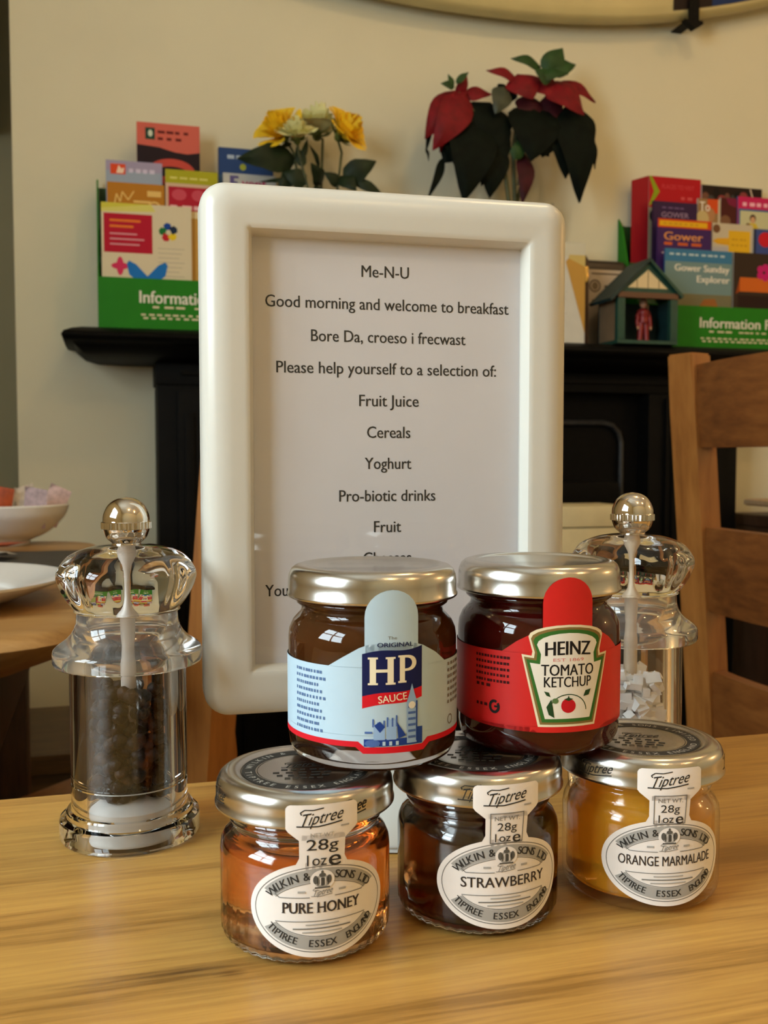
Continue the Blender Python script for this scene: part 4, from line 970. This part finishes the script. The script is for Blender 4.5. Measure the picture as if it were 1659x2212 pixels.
# ------------------------------------------------------------------ salt and pepper mills
def make_mill(name, label, pos, fill, spindle):
    p = H(*pos, TZ + .0002)
    t = thing(name, label, 'mill', p, -math.atan2(pos[0], pos[1]) - YAW, 'clear acrylic mills')
    out = [(.0133, 0), (.0195, 0), (.0215, .0003), (.0219, .0010), (.0219, .0058), (.0216, .0066), (.0200, .0070), (.0197, .0074), (.0197, .0088), (.0193, .0094), (.0183, .0096), (.0181, .0102), (.0181, .0176), (.01785, .0179), (.01785, .0184), (.0181, .0187),
           (.0181, .0545), (.0178, .0548)]
    inn = [(.0134, .0548), (.0130, .0544), (.0130, .0010)]
    bm = bmesh.new(); lathe(bm, out + inn, 96, loop=True); link('body', bm, M_ACRY, t, angle=32)
    bm = bmesh.new(); lathe(bm, [(.0134, .0550), (.0222, .0550), (.0228, .0554), (.0231, .0562), (.0231, .0590), (.0228, .0599), (.0219, .0608), (.0204, .0619), (.0188, .0631), (.0174, .0646), (.0164, .0664), (.0158, .0684), (.0157, .0705), (.0155, .0715), (.0134, .0715), (.0130, .0710), (.0130, .0640), (.0125, .0615), (.0125, .0590), (.0130, .0575)], 96, loop=True); link('collar', bm, M_FROST, t, angle=32)
    bm = bmesh.new()
    hp = smooth_prof([(0, .0718), (.0152, .0718), (.0160, .0724), (.0180, .0745), (.0204, .0782), (.0218, .0818), (.0220, .0840), (.0209, .0864), (.0178, .0894), (.0120, .0917), (.0060, .0926), (0, .0927)], 5)
    def lob(an, r, z):
        k = max(0.0, min(1.0, (z - .0720) / .006)) * max(0.0, min(1.0, (.0915 - z) / .006))
        return r * (1 - .075 * k * (abs(math.cos(4 * an)) ** 6))
    lathe(bm, hp, 160, mod=lob); link('head', bm, M_ACRY, t, angle=60)
    bm = bmesh.new(); lathe(bm, smooth_prof([(0, .1076), (.0030, .1070), (.0055, .1052), (.0070, .1022), (.00725, .0999)], 4) + [(.0076, .0997), (.0076, .0977), (.0072, .0975)] + smooth_prof([(.0071, .0970), (.0062, .0948), (.0045, .0932), (.0042, .0927), (0, .0927)], 4), 96,
                            mod=lambda an, r, z: r + (.00018 * (1 if math.sin(36 * an) > 0 else -1) if .0976 < z < .0998 and r > .0074 else 0))
    link('knob', bm, M_CHROME, t, angle=40)
    bm = bmesh.new(); tube(bm, [(0, 0, .0126), (0, 0, .0915)], .0024, 12); link('spindle', bm, spindle, t)
    bm = bmesh.new(); lathe(bm, [(0, .0006), (.0122, .0006), (.0126, .0012), (.0126, .0095), (.0100, .0115), (.0050, .0124), (0, .0124)], 48); link('grinder', bm, mat('grinder_white', (.72, .70, .66), .45, noise=.04, nscale=200), t)
    rr = random.Random(11 if fill == 'pepper' else 12); bm = bmesh.new()
    if fill == 'pepper':
        z = .0150; pts = []
        while z < .0475:
            for k in range(19):
                an = rr.uniform(0, 2 * PI); rad = .0104 * math.sqrt(rr.uniform(.07, 1)); pts.append((rad * math.cos(an), rad * math.sin(an), z + rr.uniform(-.001, .001)))
            z += .0021
        for x, y, zz in pts:
            s = rr.uniform(.0019, .0025)
            r_ = bmesh.ops.create_icosphere(bm, subdivisions=2, radius=s, matrix=Matrix.Translation((x, y, zz)))
            mi_ = rr.choice((0, 0, 0, 1))
            for f in set(f for v in r_['verts'] for f in v.link_faces): f.material_index = mi_
            for v in r_['verts']:
                d = (v.co - Vector((x, y, zz))).normalized(); v.co += d * s * .10 * math.sin(7 * d.x + 9 * d.y * d.z + zz * 9000)
        o = link('peppercorns', bm, [mat('peppercorn', (.006, .0045, .004), .40, spec=.22, noise=.7, nscale=420, bump=.6), mat('brown_peppercorn', (.040, .022, .012), .45, spec=.2, noise=.6, nscale=420, bump=.6)], t, angle=80)
    else:
        z = .0148
        while z < .0440:
            for k in range(30):
                an = rr.uniform(0, 2 * PI); rad = .0102 * math.sqrt(rr.uniform(.03, 1))
                mx = Matrix.Translation((rad * math.cos(an), rad * math.sin(an), z)) @ Matrix.Rotation(rr.uniform(0, 3), 4, Vector((rr.random(), rr.random(), rr.random()))) @ Matrix.Diagonal((rr.uniform(.6, 1.2), rr.uniform(.6, 1.2), rr.uniform(.6, 1.1), 1))
                bmesh.ops.create_cube(bm, size=rr.choice((.0026, .0034, .0044)), matrix=mx)
            z += .0021
        o = link('salt_crystals', bm, mat('salt', (.95, .94, .91), .4, noise=.04, nscale=300), t, smooth=False)
    o['kind'] = 'stuff'
    return t
make_mill('pepper_mill', 'clear acrylic pepper mill of black peppercorns left of the menu frame', (-.0815, .3140), 'pepper', M_ACRYM)
make_mill('salt_mill', 'clear acrylic salt mill of white crystals behind the red sauce jar', (.0890, .3560), 'salt', mat('pale_spindle', (.70, .56, .40), .35, noise=.02))

# ------------------------------------------------------------------ jars
TIP_OUT = [(0, .0010), (.0150, .0008), (.0175, .0), (.0190, .0002), (.0204, .0012), (.0212, .0028), (.0215, .0050), (.0215, .0225), (.0212, .0246), (.0203, .0263), (.0191, .0274), (.0184, .0282), (.0182, .0290), (.0186, .0296), (.0192, .0301), (.0193, .0306), (.0189, .0312), (.0184, .0317), (.0184, .0385)]
TIP_IN = [(.0168, .0385), (.0168, .0282), (.0178, .0268), (.0194, .0250), (.0200, .0228), (.0201, .0050), (.0190, .0032), (.0165, .0026), (0, .0028)]
SAU_OUT = [(0, .0016), (.0150, .0012), (.0178, .0), (.0195, .0003), (.0210, .0014), (.0219, .0034), (.0222, .0060), (.0222, .0312), (.0219, .0334), (.0209, .0356), (.0196, .0370), (.0188, .0379), (.0187, .0389), (.0192, .0396), (.0200, .0402), (.0201, .0408), (.0197, .0414), (.0190, .0420), (.0190, .0475)]
SAU_IN = [(.0174, .0475), (.0174, .0385), (.0186, .0364), (.0202, .0346), (.0208, .0312), (.0208, .0085), (.0200, .0066), (.0175, .0056), (0, .0058)]
def jar(name, label, pos, z, outp, inn, fill_z, content, content_name, lid_z0, lid_z1, lid_r, group, foot_bumps=False, glass=None):
    p = H(*pos, z)
    t = thing(name, label, 'jar', p, -math.atan2(pos[0], pos[1]) - YAW, group)
    bm = bmesh.new()
    md = (lambda an, r, zz: r * (1 + .010 * math.sin(44 * an)) if foot_bumps and .0001 < zz < .003 and r > .018 else r)
    lathe(bm, outp + inn, 132 if foot_bumps else 96, mod=md); link('glass', bm, glass or M_GLASS, t, angle=50)
    pr = [(r + .0002 if r > 0 else 0, zz - .0002 if r < .018 and zz < .01 else zz) for r, zz in inn[::-1]]
    cut = []
    for (r0, z0), (r1, z1) in zip(pr, pr[1:]):
        cut.append((r0, z0))
        if z1 >= fill_z:
            f = (fill_z - z0) / (z1 - z0) if z1 > z0 else 0
            cut.append((r0 + (r1 - r0) * f, fill_z)); break
    bm = bmesh.new(); lathe(bm, cut + [(0, fill_z - .0004)], 96); link(content_name, bm, content, t, angle=50)
    R_ = lid_r; a0, a1 = lid_z0, lid_z1
    bm = bmesh.new()
    lathe(bm, [(0, a1 - .0007), (.0162, a1 - .0007), (.0170, a1 - .0004), (.0178, a1), (.0190, a1), (R_ - .0018, a1 - .0004), (R_ - .0008, a1 - .0012), (R_ - .0002, a1 - .0026), (R_, a1 - .0042), (R_, a0 + .0012), (R_ + .0003, a0 + .0008), (R_ + .0003, a0 + .0003), (R_, a0), (R_ - .0008, a0 + .0002),
               (R_ - .0010, a0 + .001), (R_ - .0010, a1 - .004), (R_ - .003, a1 - .0022), (0, a1 - .0018)], 120)
    ld = link('lid', bm, M_LID, t, angle=45)
    return t, ld
def wrap(phi0, Rz):
    """artwork coordinates (along the jar, up) -> a skin round the jar; phi0 degrees to the right of the side facing the viewer"""
    def fn(s, z, h):
        an = R(phi0) + s / .0217; r = Rz(z) + .00012 + h
        return (r * math.sin(an), -r * math.cos(an), z)
    return fn
def lerp(z, pts):
    if z <= pts[0][0]: return pts[0][1]
    for (a0, r0), (a1, r1) in zip(pts, pts[1:]):
        if z <= a1: return r0 + (r1 - r0) * (z - a0) / (a1 - a0)
    return pts[-1][1]
M_LBL = mat('label_paper', (.86, .815, .78), .55, noise=.01, nscale=400)
G1, G2, G3 = ink(168, 166, 162), ink(118, 116, 112), ink(52, 50, 48)
def script(a, cx, cz, w, m, layer=3, line=True):
    a.text('Tiptree', cx, cz, m, width=w * .92, height=w * .26, layer=layer, shear=.55, rot=R(8), bold=.002)
    if line: a.line([(cx - w * .55, cz - w * .20), (cx - w * .1, cz - w * .21), (cx + w * .42, cz - w * .13)], w * .028, m, layer).line([(cx - w * .44, cz + w * .05), (cx - w * .47, cz + w * .10), (cx - w * .38, cz + w * .16), (cx - w * .20, cz + w * .15), (cx + w * .02, cz + w * .19)], w * .024, m, layer)
def tip_label(t, phi0, name, serif, boxed, namew):
    a = Art(); ZE, RX, RY = .0144, .0178, .0116
    a.ell(0, ZE, RX, RY, M_LBL, 0, 72)
    a.poly([(-.0054, .022), (.0054, .022), (.0054, .0325), (-.0054, .0325)], M_LBL, 0)
    a.poly([(-.0066, .0245), (-.0054, .0268), (-.0054, .0225), (-.0066, .0225)], M_LBL, 0).poly([(.0066, .0245), (.0066, .0225), (.0054, .0225), (.0054, .0268)], M_LBL, 0)
    a.poly([(-.0054, .0312), (.0054, .0312), (.0078, .0332), (.0084, .0340), (.0084, .0388), (.0080, .0394), (.0074, .0397), (-.0074, .0397), (-.0080, .0394), (-.0084, .0388), (-.0084, .0340), (-.0078, .0332)], M_LBL, 0)
    a.ring(0, ZE, RX - .0013, RY - .0012, .00022, G2, 1, 72)
    a.ring(0, ZE, RX - .0020, RY - .0018, .0031, G1, 1, 48, 28, 152).ring(0, ZE, RX - .0020, RY - .0018, .0031, G1, 1, 48, 208, 332)
    for a0, a1 in ((28, 152), (208, 332)): a.ring(0, ZE, RX - .0052, RY - .0050, .00018, G2, 2, 40, a0, a1)
    a.arctext('WILKIN &', 0, ZE, RX - .0037, RY - .0033, 127, 50, .0019, G3, 3, .02).arctext('SONS LTD', 0, ZE, RX - .0037, RY - .0033, 53, 50, .0019, G3, 3, .02)
    a.arctext('TIPTREE  ESSEX  ENGLAND', 0, ZE, RX - .0036, RY - .0034, 270, 124, .0017, G3, 3, .02, inside=True)
    cz = .0214        # crest between the two words
    G4 = ink(92, 90, 86)
    a.ell(0, cz, .0029, .0024, M_LBL, 4).ell(0, cz - .0003, .0019, .0015, G1, 5).ell(0, cz - .0004, .0008, .0010, G4, 6).ell(-.0016, cz + .0001, .0006, .0010, G4, 6).ell(.0016, cz + .0001, .0006, .0010, G4, 6).ell(0, cz + .0012, .0008, .0005, G4, 6).ell(0, cz + .0019, .0003, .0004, G4, 6).rect(-.0018, cz - .0020, .0018, cz - .0016, G4, 6)
    for k in range(5): a.rect(-.0012 + .0006 * k, cz - .0012, -.0010 + .0006 * k, cz + .0006, M_LBL if k % 2 else G3, 7)
    script(a, .0002, ZE + .0042, .0052, G2, 3)
    for s in (-1, 1): a.rect(s * .0040, ZE + .0040, s * .0058, ZE + .0045, G1, 3).line([(s * .0030, ZE + .0029), (s * .0102, ZE + .0029), (s * .0113, ZE + .0038), (s * .0088, ZE + .0054)], .00018, G2, 3)
    dk = ink(58, 50, 46)
    a.text(name, 0, ZE + .0005, dk, width=namew, height=.0026, layer=3, bold=.03 if serif else .012, serif=serif)
    a.line([(-.0112, ZE - .0028), (.0112, ZE - .0028)], .00018, G2, 3)
    for k, l in enumerate((.0040, .0070, .0048)): a.rect(-l, ZE - .0038 - .0009 * k, l, ZE - .0035 - .0009 * k, G1 if k != 1 else G2, 3)
    script(a, 0, .0368, .0108, ink(40, 38, 36), 2)
    a.rect(.0042, .0340, .0062, .0344, G1, 2)
    if boxed:
        a.frame(-.0043, .0247, .0043, .0326, .00022, G2, 2); a.text('NET WT.', 0, .0312, G2, width=.0064, height=.0011)
        a.text('28g', 0, .0290, G3, width=.0050, height=.0021); a.text('1oz', -.0010, .0262, G3, width=.0040, height=.0022); a.text('e', .0026, .0263, G3, width=.0021, height=.0030, bold=.008)
    else:
        a.text('NET WT.', .0, .0325, G1, width=.0056, height=.0010); a.text('28g', 0, .0301, G3, width=.0074, height=.0027, bold=.005)
        a.text('1oz', -.0013, .0263, G3, width=.0046, height=.0027); a.text('e', .0030, .0266, G3, width=.0030, height=.0040, bold=.008)
    fn = wrap(phi0, lambda z: lerp(z, [(.0, .0216), (.0240, .0216), (.0335, .0226), (.05, .0226)]))
    a.build('label', fn, t, cut=.0008, zcuts=(.0240, .0335))
def tip_lid(t, ld, phis):
    a = Art(); dk = ink(50, 48, 44); lt = ink(176, 172, 160)
    a.ring(0, 0, .0159, .0159, .0034, dk, 1, 90); a.ring(0, 0, .0162, .0162, .00015, dk, 1, 90); a.ring(0, 0, .0121, .0121, .00015, dk, 1, 90)
    a.arctext('WILKIN & SONS LIMITED', 0, 0, .0143, .0143, 90, 170, .0017, lt, 2); a.arctext('TIPTREE ESSEX ENGLAND', 0, 0, .0143, .0143, 270, 170, .0017, lt, 2, inside=True)
    script(a, 0, .0035, .011, dk, 1)
    for k, l in enumerate((.006, .008, .007, .005)): words(a, -l, -.001 - k * .0022, 2 * l, dk, .0008, 5, 30 + k, 1)
    a.build('lid_print', lambda x, y, h: (x, y, .0418 - .00066 + h), ld, smooth=False)
    for phi in phis:
        a = Art(); script(a, 0, .0378, .0100, ink(46, 44, 40), 1)
        a.build('lid_lettering', wrap(phi, lambda z: .02232), ld, cut=.0008)
HONEY = add_volume(mat('honey', (1, 1, 1), .05, trans=1.0, ior=1.49), (1.0, .60, .03), 72)
STRAW = add_volume(mat('strawberry_jam', (1, 1, 1), .10, trans=1.0, ior=1.46), (.80, .30, .03), 400)
m = mat('marmalade', (1.0, .50, .04), .12, trans=.58, ior=1.46, noise=.10, nscale=110)
MARM = add_volume(m, (1.0, .74, .05), 17)
M_BROWN = mat('brown_sauce', (.095, .028, .007), .5, spec=0.0, noise=.15, nscale=120)
M_KETCH = mat('tomato_sauce', (.085, .006, .004), .5, spec=0.0, noise=.15, nscale=100, sub=.1)
TG, SG = 'small preserve jars in the bottom row', 'small sauce jars on top'
t, ld = jar('preserve_jar', 'small jar of honey with silver lid at the left of the bottom row', (-.0201, .2490), TZ + .0002, TIP_OUT, TIP_IN, .0268, HONEY, 'honey', .0337, .0418, .0224, TG, True)
tip_lid(t, ld, (-72, 29, 130)); tip_label(t, 10.5, 'PURE HONEY', True, False, .0190)
t, ld = jar('preserve_jar', 'small jar of dark strawberry jam between the honey and marmalade', (.0251, .2630), TZ + .0002, TIP_OUT, TIP_IN, .0345, STRAW, 'jam', .0337, .0418, .0224, TG, True)
tip_lid(t, ld, (2, 110, -120)); tip_label(t, 19.5, 'STRAWBERRY', False, True, .0228)
t, ld = jar('preserve_jar', 'small jar of orange marmalade at the right of the bottom row', (.0722, .2760), TZ + .0002, TIP_OUT, TIP_IN, .0345, MARM, 'marmalade', .0337, .0418, .0224, TG, True, M_THIN)
tip_lid(t, ld, (-30, 90, 180)); tip_label(t, 20.5, 'ORANGE MARMALADE', False, True, .0262)

def tongue(a, m, w, z0, z1):
    """upright tab with a round head"""
    n = 14; r = w / 2
    a.poly([(-r, z0), (r, z0)] + [(r * math.cos(PI * k / n), z1 - r + r * math.sin(PI * k / n)) for k in range(n + 1)], m, 0)
ZT2 = TZ + .0424
# brown sauce
t, ld = jar('sauce_jar', 'small jar of brown sauce with pale blue label, on top at the left', (-.0031, .2620), ZT2, SAU_OUT, SAU_IN, .0440, M_BROWN, 'brown_sauce', .0418, .0500, .0222, SG)
a = Art(); B0 = mat('pale_blue_label', lin((178, 204, 220)), .5, noise=.01, nscale=300); RD = ink(206, 22, 36); NV = ink(18, 26, 76)
S0 = -.0450; S1 = .0450
tongue(a, B0, .0132, .020, .0458)
hump = [(-.0158, .0268), (-.0120, .0292), (-.0080, .0316), (-.0055, .0326), (.0055, .0326), (.0080, .0318), (.0120, .0296), (.0158, .0268)]
a.poly(hump, B0, 0)
a.rect(S0, .0100, S1, .0269, B0, 0)
stp = [(-.0082, .0), (-.0066, -.0014), (.0078, -.0014), (.0094, .0)]
a.poly([(S0, .0101), (S0, .0086), (-.0082, .0086), (-.0066, .0072), (.0078, .0072), (.0094, .0086), (S1, .0086), (S1, .0101)], B0, 0)
a.poly([(S0, .0086), (S0, .0072), (-.0088, .0072), (-.0070, .0056), (.0082, .0056), (.0100, .0072), (S1, .0072), (S1, .0086), (.0094, .0086), (.0078, .0072), (-.0066, .0072), (-.0082, .0086)], RD, 1)
a.text('The', 0, .0341, G2, width=.0022, height=.0008); a.text('ORIGINAL', .0008, .0324, NV, width=.0088, height=.0011, bold=.015)
# shield with wavy top and ribbon
xs = [-.0072 + .0149 * k / 10 for k in range(11)]
top = [(x, .0302 + .0016 * (k / 10) + .0004 * math.sin(PI * k / 5)) for k, x in enumerate(xs)]
low = [(x, .0198 + .0018 * (k / 10) + .0003 * math.sin(PI * k / 5)) for k, x in enumerate(xs)]
rib = [(x, .0168 + .0022 * (k / 10) + .0003 * math.sin(PI * k / 5)) for k, x in enumerate(xs)]
a.poly(low + top[::-1], NV, 1); a.poly(rib + low[::-1], RD, 1)
CR = ink(236, 226, 196)
def serif_H(x, z, w, h):
    st_ = w * .26
    for u in (x, x + w - st_): a.rect(u, z, u + st_, z + h, CR, 2)
    for u in (x - st_ * .3, x + w - st_ * 1.3):
        for v in (z, z + h - h * .07): a.rect(u, v, u + st_ * 1.6, v + h * .07, CR, 2)
    a.rect(x + st_, z + h * .45, x + w - st_, z + h * .56, CR, 2)
def serif_P(x, z, w, h):
    st_ = w * .30
    a.rect(x, z, x + st_, z + h, CR, 2)
    for v in (z, z + h - h * .07): a.rect(x - st_ * .3, v, x + st_ * 1.3, v + h * .07, CR, 2)
    n = 16; o = [(x + st_ + (w - st_) * math.sin(PI * k / n) ** .7, z + h - h * .29 + h * .29 * math.cos(PI * k / n)) for k in range(n + 1)]
    i_ = [(x + st_ + (w - st_ * 1.9) * math.sin(PI * k / n) ** .7, z + h - h * .29 + h * .20 * math.cos(PI * k / n)) for k in range(n + 1)]
    for k in range(n): a.poly([o[k], o[k + 1], i_[k + 1], i_[k]], CR, 2)
serif_H(-.0054, .0226, .0057, .0068); serif_P(.0018, .0229, .0043, .0068)
a.text('SAUCE', .0001, .0193, CR, width=.0070, height=.0018, rot=R(6), layer=3, bold=.01)
LB, DB, MB_ = ink(146, 178, 216), ink(30, 62, 140), ink(74, 104, 168)
a.poly([(.0042, .0200), (.0049, .0226), (.0056, .0200), (.0062, .0182), (.0036, .0182)], LB, 5); a.rect(.0036, .0078, .0062, .0182, LB, 4); 
for k in range(6): a.rect(.0039, .0090 + .0015 * k, .0059, .0096 + .0015 * k, MB_, 5)
a.ell(.0049, .0172, .0009, .0009, WHT, 6); a.rect(.0060, .0082, .0064, .0182, DB, 5)
a.rect(-.0068, .0074, .0078, .0092, DB, 3).rect(-.0045, .0090, -.0018, .0128, LB, 4).rect(-.0014, .0090, .0010, .0140, LB, 4)
for x, h_ in ((-.0046, .0142), (-.0034, .0134), (-.0020, .0138), (-.0012, .0146), (.0000, .0144), (.0010, .0150)): a.rect(x - .0002, .0122, x + .0002, h_, MB_, 4)
a.poly([(-.0044, .0126), (-.0030, .0136), (-.0018, .0122), (-.0030, .0108)], DB, 5); a.poly([(.0011, .0134), (.0014, .0128), (.0034, .0098), (.0014, .0092)], DB, 5); a.rect(.0064, .0090, .0078, .0116, DB, 4)
for k in range(4): a.rect(-.0040 + .0016 * k, .0076, -.0033 + .0016 * k, .0086, B0, 6)
a.ell(-.0048, .0082, .0018, .0009, MB_, 6); a.rect(-.0066, .0106, -.0048, .0111, MB_, 4)
blu = ink(84, 110, 150)
for k in range(10): words(a, -.0268, .0246 - .00163 * k, .0096 + .0012 * math.sin(k * 2.1), blu, .00075, 10, 40 + k, 2)
for k in range(7): words(a, .0172, .0252 - .00163 * k, .0080, G2, .0008, 5, 60 + k, 2)
a.ring(.0186, .0112, .0013, .0013, .0003, G2, 2)
a.build('label', wrap(12.6, lambda z: lerp(z, [(0, .0223), (.05, .0224)])), t, cut=.0008)
# tomato sauce
t, ld = jar('sauce_jar', 'small jar of tomato ketchup with red label, on top at the right', (.0428, .2745), ZT2, SAU_OUT, SAU_IN[:-4] + [(.0200, .0044), (.0188, .0028), (.0170, .0022), (0, .0025)], .0440, M_KETCH, 'ketchup', .0418, .0500, .0222, SG)
a = Art(); RL = mat('red_label', (.58, .008, .008), .45, noise=.02, nscale=300)
tongue(a, RL, .0132, .020, .0474)
a.poly([(-.0170, .0278), (-.0130, .0308), (-.0090, .0330), (-.0055, .0344), (.0055, .0344), (.0090, .0332), (.0130, .0310), (.0170, .0278)], RL, 0)
a.rect(S0, .0088, S1, .0279, RL, 0)
a.poly([(S0, .0089), (S0, .0086), (-.0094, .0086), (-.0078, .0073), (.0092, .0073), (.0108, .0086), (S1, .0086), (S1, .0089)], RL, 0)
def keystone(g, m, layer):
    """outline shrunk by g"""
    n = 10; pts = [(-.0076 + g * .8, .0088 + g), (.0076 - g * .8, .0088 + g), (.0118 - g, .0275 - g), (.0093 - g, .0272 - g), (.0091 - g, .0283 - g * .3), (.0101 - g, .0322 - g)]
    pts += [((.0101 - g) * math.cos(PI * k / n), .0322 - g + (.0030) * math.sin(PI * k / n)) for k in range(1, n)]
    pts += [(-.0101 + g, .0322 - g), (-.0091 + g, .0283 - g * .3), (-.0093 + g, .0272 - g), (-.0118 + g, .0275 - g)]
    a.poly(pts, m, layer)
keystone(0, CRM, 1); keystone(.0006, ink(128, 104, 56), 2); keystone(.0012, ink(52, 104, 40), 3); keystone(.0021, ink(226, 220, 206), 4)
bk = ink(24, 22, 22)
a.text('HEINZ', 0, .0293, bk, width=.0118, height=.0036, layer=5, bold=.035, bow=-8.0); a.text('EST 1869', 0, .0262, ink(214, 120, 120), width=.0080, height=.0008, layer=5)
a.text('TOMATO', 0, .0236, bk, width=.0138, height=.0029, layer=5, bold=.02); a.text('KETCHUP', 0, .0205, bk, width=.0124, height=.0027, layer=5, bold=.02)
TR, LG = ink(190, 24, 34), ink(36, 66, 34)
a.ell(0, .0142, .0019, .0018, TR, 5).ell(-.0006, .0143, .0013, .0017, TR, 6).poly([(-.0012, .0160), (0, .0155), (.0012, .0160), (.0002, .0163), (0, .0170), (-.0003, .0163)], LG, 7)
a.line([(.0048 * math.cos(R(k)), .0130 + .0042 * math.sin(R(k))) for k in range(0, 176, 8)], .00025, LG, 5)
a.poly([(.0040, .0165), (.0046, .0180), (.0062, .0183), (.0056, .0168)], LG, 6).poly([(-.0062, .0181), (-.0056, .0170), (-.0046, .0166), (-.0050, .0178)], LG, 6).poly([(-.0044, .0160), (-.0040, .0140), (-.0036, .0112), (-.0050, .0120), (-.0056, .0140)], LG, 6).ell(-.0034, .0156, .0008, .0007, ink(90, 116, 70), 6)
dk = ink(60, 6, 8)
for k in range(5): words(a, -.0250, .0258 - .0016 * k, .0104, dk, .0007, 11, 80 + k, 2)
words(a, -.0248, .0180, .0050, dk, .0008, 3, 90, 2); words(a, -.0248, .0128, .0040, dk, .0008, 3, 91, 2)
a.ring(-.0190, .0130, .0016, .0018, .0007, bk, 3, 30, 60, 400).rect(-.0190, .0128, -.0176, .0133, bk, 3)
a.build('label', wrap(20.6, lambda z: lerp(z, [(0, .0223), (.05, .0224)])), t, cut=.0008)
